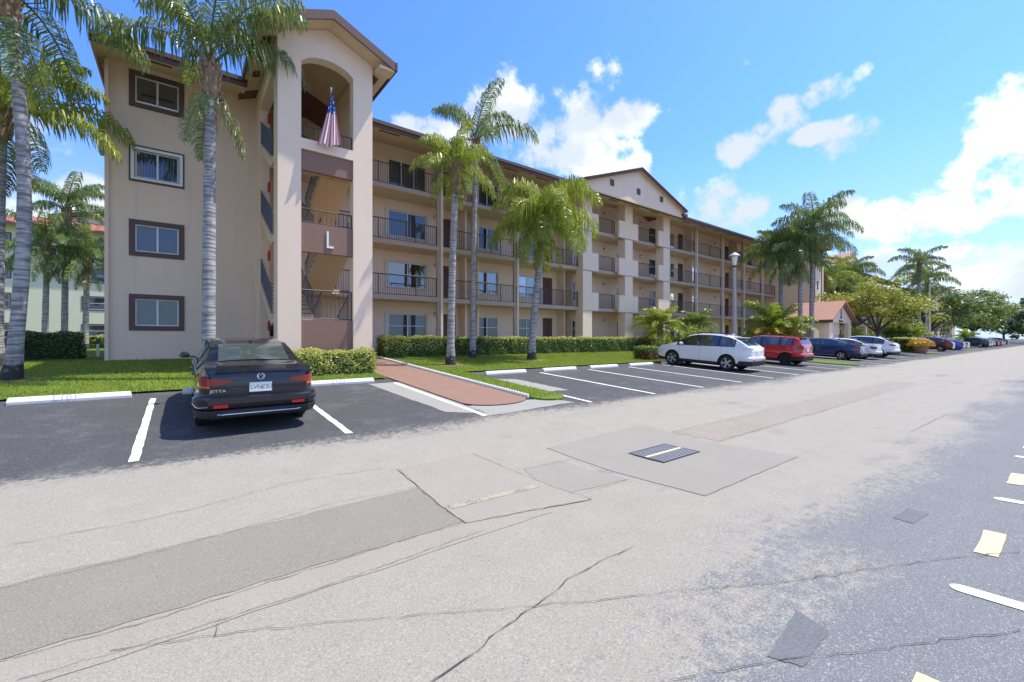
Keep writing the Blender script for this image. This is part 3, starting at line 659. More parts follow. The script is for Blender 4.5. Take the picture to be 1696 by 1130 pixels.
# landings and flights
for k, z in enumerate(FL):
    if k: m = MB(); m.box(XT0 + .36, XT1 - .01, 19.76, YB - .01, z - .2, z - .003); m.build('landing', 'soffit', bl)
    if k < 3:
        h = z + 1.367; m = MB(); m.box(XT0 + .02, XT1 - .36, YT + .42, 17.15, h - .2, h); m.build('landing', 'soffit', bl)
        n = 8
        for (xa, xb, ya, yb, za, zb) in ((4.12, XT1 - .37, 19.74, 17.16, z, h), (XT0 + .02, 3.92, 17.16, 19.74, h, FL[k + 1])):
            dy = (yb - ya) / n; dz = (zb - za) / n; poly = [(ya, za - .26)]
            for i in range(n): poly += [(ya + dy * i, za + dz * (i + 1)), (ya + dy * (i + 1), za + dz * (i + 1))]
            poly += [(yb, zb - .24)]; m = MB(); m.prism(poly, 'x', xa, xb); m.build('stair_flight', 'soffit', bl)
            for i in range(n):
                m = MB(); y_a, y_b = sorted((ya + dy * i, ya + dy * (i + 1))); m.box(xa + .01, xb - .01, y_a - .02, y_b, za + dz * (i + 1) + .002, za + dz * (i + 1) + .04); m.build('tread', 'tread', bl)
            for xx in (xa + .03, xb - .03): railing(bl, ((xx, ya), (xx, yb)), (za + .1, zb + .1), (za + 1.0, zb + 1.0), 'rail_blue', .12, False, 'stair_railing')
    m = MB(); m.lathe([(0, 0), (.05, .0), (.055, .3), (.04, .36), (.015, .42), (0, .42)], (XT0 + .30, 19.55, z + .95), 10); m.build('fire_extinguisher', 'red_enamel', bl)
# tower roof
for s in (-1, 1):
    e = TX + s * 2.13; m = MB(); m.prism([(e, 11.62), (TX, 12.54), (TX, 12.60), (e, 11.68)], 'y', 15.08, 20.0); m.build('tower_soffit', 'soffit', bl)
    m = MB(); m.prism([(e + s * .03, 11.685), (TX, 12.605), (TX, 12.80), (e + s * .03, 11.88)], 'y', 15.02, 26.0); m.build('tower_roof', 'roof_brown', bl)
    m = MB(); m.prism([(e, 11.54), (TX, 12.46), (TX, 12.76), (e, 11.84)], 'y', 14.96, 15.018); m.build('rake_fascia', 'brown_trim', bl)
    m = MB(); a, b = sorted((e + s * .032, e + s * .09)); m.box(a, b, 14.96, 19.1, 11.56, 11.86); m.build('eave_fascia', 'brown_trim', bl)
    m = MB(); a, b = sorted((e, e - s * .55)); m.box(a, b, 15.02, 15.5, 11.50, 11.60); m.build('eave_return', 'soffit', bl)
    for i in range(3):
        m = MB(); x = e - s * .34; zz = 11.62 + .34 * .432; yv = 16.1 + 1.15 * i; dz = .13 * .432
        m.add([(x - .13 * s, yv, zz + dz - .012), (x + .13 * s, yv, zz - dz - .012), (x + .13 * s, yv + .5, zz - dz - .012), (x - .13 * s, yv + .5, zz + dz - .012)], [(0, 1, 2, 3)]); m.build('soffit_vent', 'brown_trim', bl)

# flag on a staff in the arch
fr = tag(empty('flag', (3.95, 15.5, 8.7)), 'faded striped flag hanging from a staff in the tower arch', 'flag')
m = MB(); m.tube([(4.10, 15.75, 8.75), (4.05, 15.38, 10.30)], .016, 6); m.lathe([(0, .05), (.03, .03), (.035, 0), (.02, -.03), (0, -.04)], (4.05, 15.375, 10.34), 8); m.build('staff', 'white_frame', fr)
pmat('flag_red', (0.55, 0.16, 0.17), 0.8, 0.1); pmat('flag_white', (0.75, 0.72, 0.72), 0.8, 0.05)
mm, n = newmat('flag_blue'); vo = n.n('ShaderNodeTexVoronoi', {'Scale': 11.0}); n.t.links.new(n.n('ShaderNodeTexCoord').outputs['Object'], vo.inputs['Vector'])
b = n.n('ShaderNodeBsdfPrincipled', {'Base Color': n.mix(n.sstep(vo.outputs['Distance'], .34, .28), (.05, .10, .33), (.75, .76, .8)), 'Roughness': 0.8}); out(n, b.outputs[0])
def fpt(u, v):   # u across (0 staff side .. 1), v down
    xl = 4.05 - .42 * v ** 1.2; xr = 4.08 + .30 * v ** .8
    x = xl + (xr - xl) * u; z = 10.22 - 1.72 * v + .16 * (1 - u) * -v + .10 * math.sin(u * 9) * v * .4; y = 15.36 + .07 * math.sin(u * 15 + v * 1.5) * (0.25 + v) + .05 * v
    return (x, y, z)
m = MB(); NU, NV = 26, 20
m.v = [fpt(i / NU, j / NV) for j in range(NV + 1) for i in range(NU + 1)]
for j in range(NV):
    for i in range(NU):
        m.f.append((j * 27 + i, j * 27 + i + 1, (j + 1) * 27 + i + 1, (j + 1) * 27 + i)); m.mi.append(2 if j < 8 else (0 if (i // 2) % 2 == 0 else 1))
m.build('cloth', ['flag_red', 'flag_white', 'flag_blue'], fr, 80, False)
# ------------------------------------------------------------------ palms
FR = {}
def frond_mesh(key, L, a0, bend, mat, nleaf=64, leaf=.27, wid=.020, droop=.75, seed=0, stiff=False):
    if key in FR: return FR[key]
    r = random.Random(seed); m = LB(); K = 22; pts = []; p = Vector((0, 0, 0))
    for i in range(K + 1):
        t = i / K; a = R(a0) - R(bend) * (t ** 1.25); pts.append(p.copy()); p = p + Vector((math.cos(a), 0, math.sin(a))) * (L / K)
    m.tube(pts, [.030 * L / 3 * (1 - .85 * i / K) + .003 for i in range(K + 1)], 4)
    m.cur = 1
    for i in range(nleaf):
        t = .16 + .84 * (i + r.random() * .6) / nleaf; k = min(K - 1, int(t * K)); f = t * K - k
        q = pts[k].lerp(pts[k + 1], f); T = (pts[k + 1] - pts[k]).normalized(); B = Vector((0, 1, 0)); N = B.cross(T) * -1
        ll = L * leaf * (math.sin(math.pi * min(1, .22 + .78 * t) ** 1.1) ** .6 * .85 + .15) * r.uniform(.8, 1.12)
        for s in (-1, 1):
            ph = r.uniform(-.55, .7) if not stiff else r.uniform(.1, .5); d = (B * s * math.cos(ph) + N * math.sin(ph) + T * r.uniform(.35, .75)).normalized()
            dn = Vector((r.uniform(-.12, .12), r.uniform(-.12, .12), -1)); p1 = q + d * ll * .42
            d2 = (d * (1 - droop) + dn * droop).normalized(); p2 = p1 + d2 * ll * .36; d3 = (d2 * .4 + dn * (.75 if not stiff else .25)).normalized(); p3 = p2 + d3 * ll * .30
            wv = (T * .8 + Vector((r.uniform(-.4, .4), r.uniform(-.4, .4), r.uniform(-.2, .2)))).normalized() * wid * L / 3
            m.add([q - wv * .6, q + wv * .6, p1 + wv, p1 - wv, p2 + wv * .8, p2 - wv * .8, p3], [(0, 1, 2, 3), (3, 2, 4, 5), (5, 4, 6)])
    FR[key] = m.mesh('frond', ['palm_boot' if False else mat, mat], False, False); return FR[key]
def palm(label, x, y, h, lean=(0, 0), rad=.19, L=3.0, n=18, mat='palm_leaf', seed=1, base_z=None, group=None, up=1.0, boots=True, name='palm_tree', leaf=.27, wid=.020, droop=.75, hang=True, bow=(0, 0), span=92):
    r = random.Random(seed); z0 = gz(y) if base_z is None else base_z
    root = empty(name, (x, y, z0)); tag(root, label, 'palm tree', group)
    pts = []; rads = []
    for i in range(19):
        t = i / 18; sb = math.sin(math.pi * t); pts.append((lean[0] * t ** 1.6 + bow[0] * sb, lean[1] * t ** 1.6 + bow[1] * sb, h * t - .05)); rads.append(rad * (1.0 + .45 * max(0, 1 - t * 9) - .22 * t + .03 * math.sin(i * 2.3 + seed)))
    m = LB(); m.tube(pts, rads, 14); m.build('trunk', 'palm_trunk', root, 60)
    top = Vector(pts[-1])
    if boots:
        m = LB(); m.tube([top + Vector((0, 0, -.55)), top + Vector((0, 0, -.2)), top + Vector((0, 0, .35)), top + Vector((0, 0, .7))], [rads[-1] * 1.02, rads[-1] * 1.55, rads[-1] * 1.35, rads[-1] * .5], 10)
        for i in range(26):
            a = i * 2.4; zz = -.45 + i * .04; rr = rads[-1] * 1.3; p = top + Vector((rr * math.cos(a), rr * math.sin(a), zz)); q = p + Vector((.10 * math.cos(a), .10 * math.sin(a), .30))
            m.tube([p, q], [.055, .02], 4)
        m.build('crown_shaft', 'palm_boot', root)
    angs = []
    for i in range(n):
        u = i / (n - 1); angs.append(82 - span * u ** 1.1)
    for i, a0 in enumerate(angs):
        cls = min(4, int((82 - a0) / 20)); spec = ((78, 95), (58, 105), (38, 105), (15, 90), (-12, 70))[cls]
        me = frond_mesh((mat, round(leaf, 2), cls, i % 2, droop), 3.0, spec[0], spec[1] * up, mat, 78, leaf, wid, droop, seed=cls * 7 + i % 2)
        o = bpy.data.objects.new('frond', me); C.objects.link(o); o.parent = root
        s = L / 3.0 * r.uniform(.85, 1.1); o.scale = (s, s, s); o.location = top + Vector((0, 0, .25 + .35 * (a0 / 90)))
        o.rotation_euler = (r.uniform(-.1, .1), r.uniform(-.12, .12), i * 2.39996 + r.uniform(-.25, .25))
    if hang:
        for i in range(4):
            dry = i == 3; me = frond_mesh((mat, 'h', dry), 3.0, -55, 30, 'palm_dry' if dry else mat, 78, leaf, wid, .6, seed=77); o = bpy.data.objects.new('frond', me); C.objects.link(o); o.parent = root
            s = L / 3.0 * .62; o.scale = (s, s, s); o.location = top + Vector((0, 0, -.1)); o.rotation_euler = (0, 0, i * 2.1 + seed)
    return root
G = 'queen palms on the lawns'
palm('large palm with thick leaning grey trunk at the far left edge', -3.44, 16.5, 9.7, (-.05, .05), .15, 3.8, 12, seed=3, group=G, span=66, bow=(.28, -.2))
palm('palm behind the leaning trunk at the far left', -4.45, 20.0, 7.5, (.1, .0), .14, 3.3, 16, mat='palm_leaf_yellow', seed=8, group=G)
palm('tall palm with straight grey trunk behind the black sedan', 0.62, 15.0, 8.55, (.05, 0), .175, 3.4, 10, seed=6, span=36, up=.8, group=G)
palm('short yellow-green palm on the lawn right of the walkway', 8.9, 15.8, 8.0, (.25, 0), .165, 2.05, 16, mat='palm_leaf_yellow', seed=11, group=G)
palm('tallest slender palm rising above the roof line', 11.5, 18.2, 10.6, (.25, .1), .15, 3.4, 10, seed=21, group=G, up=.85, hang=False)
palm('leaning palm with full drooping crown before the pediment bay', 13.9, 16.5, 6.9, (1.1, .2), .185, 3.5, 26, mat='palm_leaf_yellow', seed=14, group=G, up=1.22, leaf=.32)
palm('palm before the dark stairwell at the far end of the block', 43.2, 16.2, 8.3, (.1, 0), .21, 3.9, 22, seed=31, group=G)
palm('left one of two close curved palms by the red-roofed porch', 41.0, 13.9, 8.2, (.9, .3), .19, 3.7, 18, seed=33, group=G)
palm('right one of two close curved palms by the red-roofed porch', 42.6, 13.6, 10.2, (.6, .1), .19, 4.2, 19, seed=35, group=G, up=.9)
palm('palm standing behind the yellow-green tree', 61.0, 18.0, 8.0, (.2, 0), .22, 3.8, 17, mat='palm_leaf_yellow', seed=37, group=G)
palm('palm right of the yellow-green tree, near the next block', 66.0, 17.0, 8.6, (.2, 0), .22, 3.8, 17, seed=39, group=G)
palm('tall distant palm left of the flagpole', 87.0, 14.0, 12.0, (.2, 0), .22, 4.0, 15, seed=41, group=G)
palm('distant palm just behind the flagpole', 99.0, 15.0, 10.4, (.3, 0), .26, 4.8, 18, seed=43, group=G)
palm('small far palm beyond the dark trees', 128.0, 18.0, 9.5, (.2, 0), .25, 4.4, 16, seed=44, group=G)
palm('small palm with orange crownshaft before the green block, left one', -6.9, 40.0, 6.2, (.1, 0), .17, 2.9, 18, seed=51, group=G)
palm('tall dark-trunked palm before the green block', -6.1, 40.5, 9.0, (.1, 0), .18, 3.0, 16, seed=53, group=G)
palm('small palm beside the corner of the block, before the green building', -5.05, 40.0, 5.8, (.1, 0), .17, 2.9, 18, seed=55, group=G)
G2 = 'low pygmy palms by the hedge'
for (px, Y, lb, mt, sd) in ((1092, 18.2, 'low feathery palm above the hedge left of the white SUV', 'palm_leaf_yellow', 61), (1150, 18.2, 'low feathery palm directly behind the white SUV', 'palm_leaf', 63)):
    s = (px - CX) / F_PX; k = Y / (FY - FX * s)
    palm(lb, (FX + FY * s) * k, Y, 1.5, (.1, 0), .10, 2.1, 22, mt, sd, group=G2, name='pygmy_palm', leaf=.24, wid=.030, droop=.35, hang=False, up=.95)
G3 = 'clumping palms beside the parking row'
for (px, Y, h, L, lb, sd) in ((1284, 14.4, 1.3, 3.3, 'broad golden-tinged clump palm behind the red hatchback', 71), (1505, 13.5, .9, 3.0, 'green clump palm behind the clipped island hedge', 73),
                              (1478, 15.0, .9, 2.8, 'clump palm left of the far lamp post', 75), (1600, 12.5, .8, 2.6, 'low clump palm right of the far silver car', 77)):
    s = (px - CX) / F_PX; k = Y / (FY - FX * s); x = (FX + FY * s) * k
    root = palm(lb, x, Y, h, (0, 0), .12, L, 26, 'palm_leaf_yellow' if sd != 75 else 'palm_leaf', sd, group=G3, name='clump_palm', leaf=.22, wid=.032, droop=.3, boots=False, hang=False, up=.8)
    if sd == 71:
        for i in range(5):
            me = frond_mesh(('gold', i % 2), 3.0, 40 - 14 * (i % 2), 80, 'palm_leaf_gold', 70, .22, .032, .3, seed=90 + i); o = bpy.data.objects.new('frond', me); C.objects.link(o); o.parent = root
            o.scale = (1.05, 1.05, 1.05); o.location = (0, 0, h); o.rotation_euler = (0, 0, R(175 + 16 * i))

# ------------------------------------------------------------------ hedges and shrubs
def leafy(m, p, nrm, size, r):
    u = Vector((r.uniform(-1, 1), r.uniform(-1, 1), r.uniform(-1, 1))); nn = (nrm + u * .8).normalized(); a = nn.cross(Vector((r.uniform(-1, 1), r.uniform(-1, 1), 1))).normalized(); b = nn.cross(a)
    s = size * r.uniform(.6, 1.25); m.add([p - a * s, p - b * s * .45, p + a * s, p + b * s * .45], [(0, 1, 2, 3)])
def hedge(label, x0, x1, y0, y1, h, mats, dens=420, size=.05, seed=1, name='hedge', group='clipped hedges', zb=None, rz=0, shares=(.8,)):
    r = random.Random(seed); xc, yc = (x0 + x1) / 2, (y0 + y1) / 2; z0 = gz(yc) if zb is None else zb
    root = tag(empty(name, (xc, yc, z0), rz, 0 if zb is not None else 0), label, 'hedge', group)
    hx, hy = (x1 - x0) / 2, (y1 - y0) / 2; sl = .06 if (zb is None and 4 < yc < 22) else 0
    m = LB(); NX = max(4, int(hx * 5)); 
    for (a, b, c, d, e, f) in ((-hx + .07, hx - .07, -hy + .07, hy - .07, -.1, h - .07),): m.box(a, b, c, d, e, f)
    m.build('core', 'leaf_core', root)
    ms = [LB() for _ in mats]
    faces = [((-hx, -hy, 0), (1, 0, 0), 2 * hx, (0, 0, 1), h, (0, -1, 0)), ((-hx, -hy, h), (1, 0, 0), 2 * hx, (0, 1, 0), 2 * hy, (0, 0, 1)), ((-hx, hy, 0), (1, 0, 0), 2 * hx, (0, 0, 1), h, (0, 1, 0)),
             ((-hx, -hy, 0), (0, 1, 0), 2 * hy, (0, 0, 1), h, (-1, 0, 0)), ((hx, -hy, 0), (0, 1, 0), 2 * hy, (0, 0, 1), h, (1, 0, 0))]
    for o, u, lu, v, lv, nrm in faces:
        o, u, v, nrm = Vector(o), Vector(u), Vector(v), Vector(nrm)
        dd = dens * (.35 if nrm.y > .5 else 1)
        for _ in range(int(lu * lv * dd)):
            a, b = r.random() * lu, r.random() * lv; p = o + u * a + v * b
            bump = .035 * math.sin(p.x * 3.1 + seed) + .03 * math.sin(p.x * 7.7 + p.z * 5) + .02 * math.sin(p.y * 9)
            p = p + nrm * (bump + r.uniform(-.10, .045)); p.z = max(p.z, .02) + sl * p.y
            t = p.z / h + r.uniform(-.22, .22); k = 0
            for q in shares:
                if t > q: k += 1
            leafy(ms[min(k, len(ms) - 1)], p, nrm, size, r)
    for mm_, mt in zip(ms, mats):
        if mm_.f: mm_.build('foliage', mt, root, False, False)
    return root
hedge('short variegated yellow hedge against the stair tower', 2.15, 5.22, 14.45, 15.35, .78, ['hedge_leaf', 'hedge_gold_or_sunlit_leaf'], 900, .045, 3, shares=(.15,))
hedge('variegated yellow start of the long hedge beside the walkway', 7.35, 10.4, 19.15, 20.25, .98, ['hedge_leaf', 'hedge_gold_or_sunlit_leaf'], 700, .045, 5, shares=(.45,))
hedge('long clipped green hedge along the ground floor galleries', 10.45, 27.5, 19.15, 20.25, .96, ['hedge_leaf', 'hedge_gold_or_sunlit_leaf'], 520, .05, 7, shares=(.84,))  # lighter leaves along the top paint in the sunlight there
hedge('golden far end of the long hedge behind the white SUV', 27.55, 35.0, 19.15, 20.25, .96, ['hedge_leaf', 'hedge_gold_or_sunlit_leaf'], 420, .055, 9, shares=(.35,))
hedge('dark green clipped hedge by the air conditioner at left', -4.7, -2.95, 21.9, 23.0, .98, ['hedge_dark_leaf'], 700, .045, 11)
hedge('low hedge before the green building', -6.4, -3.4, 42.5, 43.5, .95, ['hedge_leaf', 'hedge_gold_or_sunlit_leaf'], 200, .07, 13, shares=(.8,))
hedge('small croton hedge at the nose of the white SUV', 20.3, 22.2, 14.2, 15.2, .72, ['croton_leaf', 'hedge_leaf'], 700, .05, 15, shares=(.6,), group=None)
hedge('clipped island hedge right of the white crossover', 60.2, 67.2, 10.2, 11.8, 1.45, ['hedge_leaf', 'hedge_gold_or_sunlit_leaf'], 170, .09, 17, shares=(.85,))
hedge('croton bed beyond the silver car', 90.0, 97.0, 10.4, 12.4, 1.4, ['croton_leaf', 'hedge_leaf'], 110, .11, 19, shares=(.5,), group=None)
def bush(label, x, y, h, w, mats, n=900, size=.09, seed=1, name='shrub', cat='shrub', zb=None, stems=7):
    r = random.Random(seed); z0 = gz(y) if zb is None else zb; root = tag(empty(name, (x, y, z0)), label, cat); m = LB(); tips = []
    for i in range(stems):
        a = 6.28 * i / stems + r.uniform(-.3, .3); q = Vector((math.cos(a) * w * r.uniform(.2, .8), math.sin(a) * w * r.uniform(.2, .8), h * r.uniform(.6, .95))); m.tube([(0, 0, -.05), q * .5 + Vector((0, 0, .1)), q], [.03, .02, .008], 5); tips.append(q)
    m.build('stem', 'bark', root)
    for mt in mats:
        m = LB()
        for _ in range(n // len(mats)):
            c = r.choice(tips); d = Vector((r.gauss(0, 1), r.gauss(0, 1), r.gauss(0, 1))).normalized(); p = c * r.uniform(.55, 1.05) + d * w * .34 * r.random() ** .5; p.z = max(.05, p.z); leafy(m, p, d, size, r)
        m.build('foliage', mt, root, False, False)
    return root
bush('loose pale green shrub before the lamp post', 28.6, 16.4, 2.1, 1.25, ['hedge_leaf', 'hedge_gold_or_sunlit_leaf'], 1500, .085, 3)
bush('bright green shrub below the yellow-green tree', 55.5, 13.8, 2.3, 1.7, ['hedge_gold_or_sunlit_leaf', 'palm_leaf_yellow'], 1500, .12, 5)
bush('light green shrub left of the clump palms', 58.5, 14.2, 2.2, 1.5, ['hedge_leaf', 'hedge_gold_or_sunlit_leaf'], 1300, .12, 6)
bush('low bright shrub at the left edge before the green building', -9.2, 33.0, 5.0, 1.6, ['hedge_gold_or_sunlit_leaf', 'palm_leaf_yellow'], 1400, .12, 8)
# potted croton
pr = tag(empty('potted_plant', (60.4, 9.6, gz(9.6))), 'orange croton in a round terracotta pot before the island hedge', 'potted plant')
m = LB(); m.lathe([(0, 0), (.42, 0), (.52, .2), (.60, .62), (.66, .64), (.66, .74), (.56, .74), (.54, .66), (0, .64)], (0, 0, 0), 18); m.build('pot', 'terracotta', pr, 30)
m = LB(); r = random.Random(4)
for _ in range(1100):
    d = Vector((r.gauss(0, 1), r.gauss(0, 1), abs(r.gauss(0, .8)))).normalized(); leafy(m, Vector((0, 0, .75)) + Vector((d.x * 1.15, d.y * 1.15, d.z * .85)) * r.random() ** .45, d, .12, r)
m.build('foliage', 'orange_leaf', pr, False, False)

# ------------------------------------------------------------------ broadleaf trees
def tree(label, x, y, h, rx, rz, mats, n=5000, size=.14, seed=1, trunk=.18, fork=.35, zb=None, group=None, name='shade_tree', flat=.7):
    r = random.Random(seed); z0 = gz(y) if zb is None else zb; root = tag(empty(name, (x, y, z0)), label, 'tree', group); m = LB(); tips = []
    fz = h * fork; m.tube([(0, 0, -.1), (r.uniform(-.1, .1), 0, fz * .5), (r.uniform(-.2, .2), r.uniform(-.2, .2), fz)], [trunk * 1.3, trunk, trunk * .9], 9)
    for i in range(9):
        a = 6.28 * i / 9 + r.uniform(-.3, .3); rr = rx * r.uniform(.45, .85); q = Vector((math.cos(a) * rr, math.sin(a) * rr, h - rz * r.uniform(.5, 1.3))); mid = Vector((q.x * .45, q.y * .45, fz + (q.z - fz) * .55))
        m.tube([(0, 0, fz - .1), mid, q], [trunk * .6, trunk * .38, trunk * .1], 6); tips.append(q)
        for _ in range(3):
            q2 = mid.lerp(q, r.uniform(.3, .9)) + Vector((r.uniform(-1, 1) * rx * .35, r.uniform(-1, 1) * rx * .35, r.uniform(0, rz * .7))); m.tube([mid.lerp(q, .3), q2], [trunk * .22, trunk * .06], 5); tips.append(q2)
    m.build('trunk', 'bark', root, 60)
    ms = [LB() for _ in mats]; cl = []
    for t in tips: cl += [t + Vector((r.gauss(0, .16) * rx, r.gauss(0, .16) * rx, r.gauss(0, .18) * rz)) for _ in range(3)]
    for _ in range(n):
        c = r.choice(cl); d = Vector((r.gauss(0, 1), r.gauss(0, 1), r.gauss(0, 1))).normalized(); k = r.random() ** .5; p = c + Vector((d.x * rx * .24, d.y * rx * .24, d.z * rz * .32 * flat)) * k
        leafy(ms[0 if r.random() < .6 else len(ms) - 1], p, d + Vector((0, 0, .5)), size, r)
    for mm_, mt in zip(ms, mats): mm_.build('crown', mt, root, False, False)
    return root
GT = 'trees along the far parking row'
tree('spreading yellow-green tree right of the red-roofed porch', 55.0, 11.9, 7.0, 4.2, 2.4, ['tree_leaf_yellow', 'tree_leaf_yellow'], 11000, .15, 3, .22, .30, group=GT)
tree('large dark green tree beyond the flagpole', 104.0, 15.5, 9.6, 7.5, 4.2, ['tree_leaf', 'hedge_leaf'], 9000, .26, 5, .35, .25, group=GT)
tree('dark tree left of the flagpole behind the clump palms', 76.0, 19.0, 9.0, 4.5, 3.6, ['tree_leaf', 'hedge_dark_leaf'], 6000, .22, 7, .3, .3, group=GT)
tree('mid green tree right of the large dark tree', 132.0, 14.0, 10.5, 6.0, 4.5, ['tree_leaf', 'hedge_leaf'], 6000, .3, 9, .3, .3, group=GT)
tree('far rounded tree at the end of the row', 165.0, 16.0, 11.5, 9.0, 4.5, ['hedge_leaf', 'tree_leaf_yellow'], 6000, .4, 11, .3, .25, group=GT)
tree('farthest tree at the end of the road', 215.0, 14.0, 10.5, 11, 4.5, ['hedge_leaf', 'tree_leaf'], 5000, .5, 13, .3, .25, group=GT)
tree('dark tall tree at the right edge of the road end', 190.0, 7.5, 11.0, 5, 5, ['hedge_dark_leaf', 'tree_leaf'], 5000, .5, 15, .4, .3, group=GT)
tree('low tree closing the end of the road', 262.0, 6.0, 12.0, 14, 5, ['tree_leaf', 'hedge_leaf'], 5000, .55, 17, .4, .25, group=GT)
tree('bright low tree at the left edge near the green building', -15.2, 36.0, 6.3, 2.6, 1.7, ['tree_leaf_yellow', 'palm_leaf_yellow'], 3500, .15, 19, .15, .35)

# ------------------------------------------------------------------ grass blades
def grass(name, regs, dens, seed):
    r = random.Random(seed); V = []; Fc = []
    for x0, x1, y0, y1 in regs:
        for _ in range(int((x1 - x0) * (y1 - y0) * dens)):
            x, y = r.uniform(x0, x1), r.uniform(y0, y1); z = gz(y) + .045; a = r.uniform(0, 6.28); w = r.uniform(.006, .011); h = r.uniform(.03, .085); l = r.uniform(-.04, .04); l2 = r.uniform(-.04, .04)
            o = len(V); V += [(x - math.cos(a) * w, y - math.sin(a) * w, z), (x + math.cos(a) * w, y + math.sin(a) * w, z), (x + l, y + l2, z + h)]; Fc.append((o, o + 1, o + 2))
    me = bpy.data.meshes.new(name); me.from_pydata(V, [], Fc); me.materials.append(MATS['grass_blade']); o = bpy.data.objects.new(name, me); C.objects.link(o); o['kind'] = 'stuff'
    tag(o, 'short mown grass blades on the lawns', 'grass')
grass('grass', [(-9, 2.2, 13.3, 20.9), (2.2, 5.2, 13.3, 14.5), (7.28, 20, 13.72, 19.2), (7.28, 8.26, 8.5, 13.75), (20, 34, 13.7, 19)], 620, 3)
# ------------------------------------------------------------------ cars
def carpaint(name, col, metal=0.0, rough=.28):
    m, n = newmat(name); fl = n.noise(n.n('ShaderNodeTexCoord').outputs['Object'], 3.0, 3)
    b = n.n('ShaderNodeBsdfPrincipled', {'Base Color': n.mix(fl, tuple(c * .96 for c in col), col), 'Roughness': rough, 'Metallic': metal, 'Specular IOR Level': .25, 'Coat Weight': 1.0, 'Coat Roughness': .03}); out(n, b.outputs[0])
for nm, c, me in (('paint_black', (.004, .006, .013), 0), ('paint_white', (.74, .74, .73), 0), ('paint_red', (.50, .012, .022), 0), ('paint_navy', (.012, .03, .12), .3), ('paint_blue', (.02, .07, .40), .2),
                  ('paint_silver', (.50, .50, .49), .5), ('paint_dark', (.03, .034, .042), .3), ('paint_maroon', (.16, .012, .02), .2)): carpaint(nm, c, me)
pmat('tyre', (.018, .018, .019), .85, .2, 10); pmat('alloy', (.52, .52, .53), .3, .05, 5, metal=.8); pmat('alloy_dark', (.03, .03, .032), .4, .05, 5, metal=.5)
pmat('trim_dark', (.022, .022, .024), .6, .1); pmat('chrome', (.75, .75, .76), .12, .02, metal=1.0)
pmat('lamp_red', (.23, .005, .008), .12, .05, coat=1.0); pmat('lamp_orange', (.55, .13, .01), .15, .05, coat=1.0); pmat('lamp_clear', (.70, .71, .72), .12, .05, coat=1.0); pmat('reflector', (.42, .01, .015), .25, .05)
pmat('plate', (.74, .78, .77), .4, .05, 20); pmat('plate_ink', (.05, .11, .07), .5, .05); pmat('orange_ink', (.62, .22, .05), .5, .05)
m_, n = newmat('car_glass'); lw = n.n('ShaderNodeFresnel', {'IOR': 1.5}).outputs[0]
gl = n.n('ShaderNodeBsdfGlossy', {'Color': (.92, .96, 1), 'Roughness': .015}); df = n.n('ShaderNodeBsdfDiffuse', {'Color': (.018, .024, .024)}); mx = n.n('ShaderNodeMixShader', {0: n.m('ADD', n.m('MULTIPLY', lw, 1.0), .10, clamp=True), 1: df.outputs[0], 2: gl.outputs[0]}); out(n, mx.outputs[0])
m_, n = newmat('car_glass_light'); lw = n.n('ShaderNodeFresnel', {'IOR': 1.5}).outputs[0]
gl = n.n('ShaderNodeBsdfGlossy', {'Color': (.92, 1, .98), 'Roughness': .015}); df = n.n('ShaderNodeBsdfDiffuse', {'Color': (.05, .064, .06)}); mx = n.n('ShaderNodeMixShader', {0: n.m('ADD', n.m('MULTIPLY', lw, 1.0), .10, clamp=True), 1: df.outputs[0], 2: gl.outputs[0]}); out(n, mx.outputs[0])

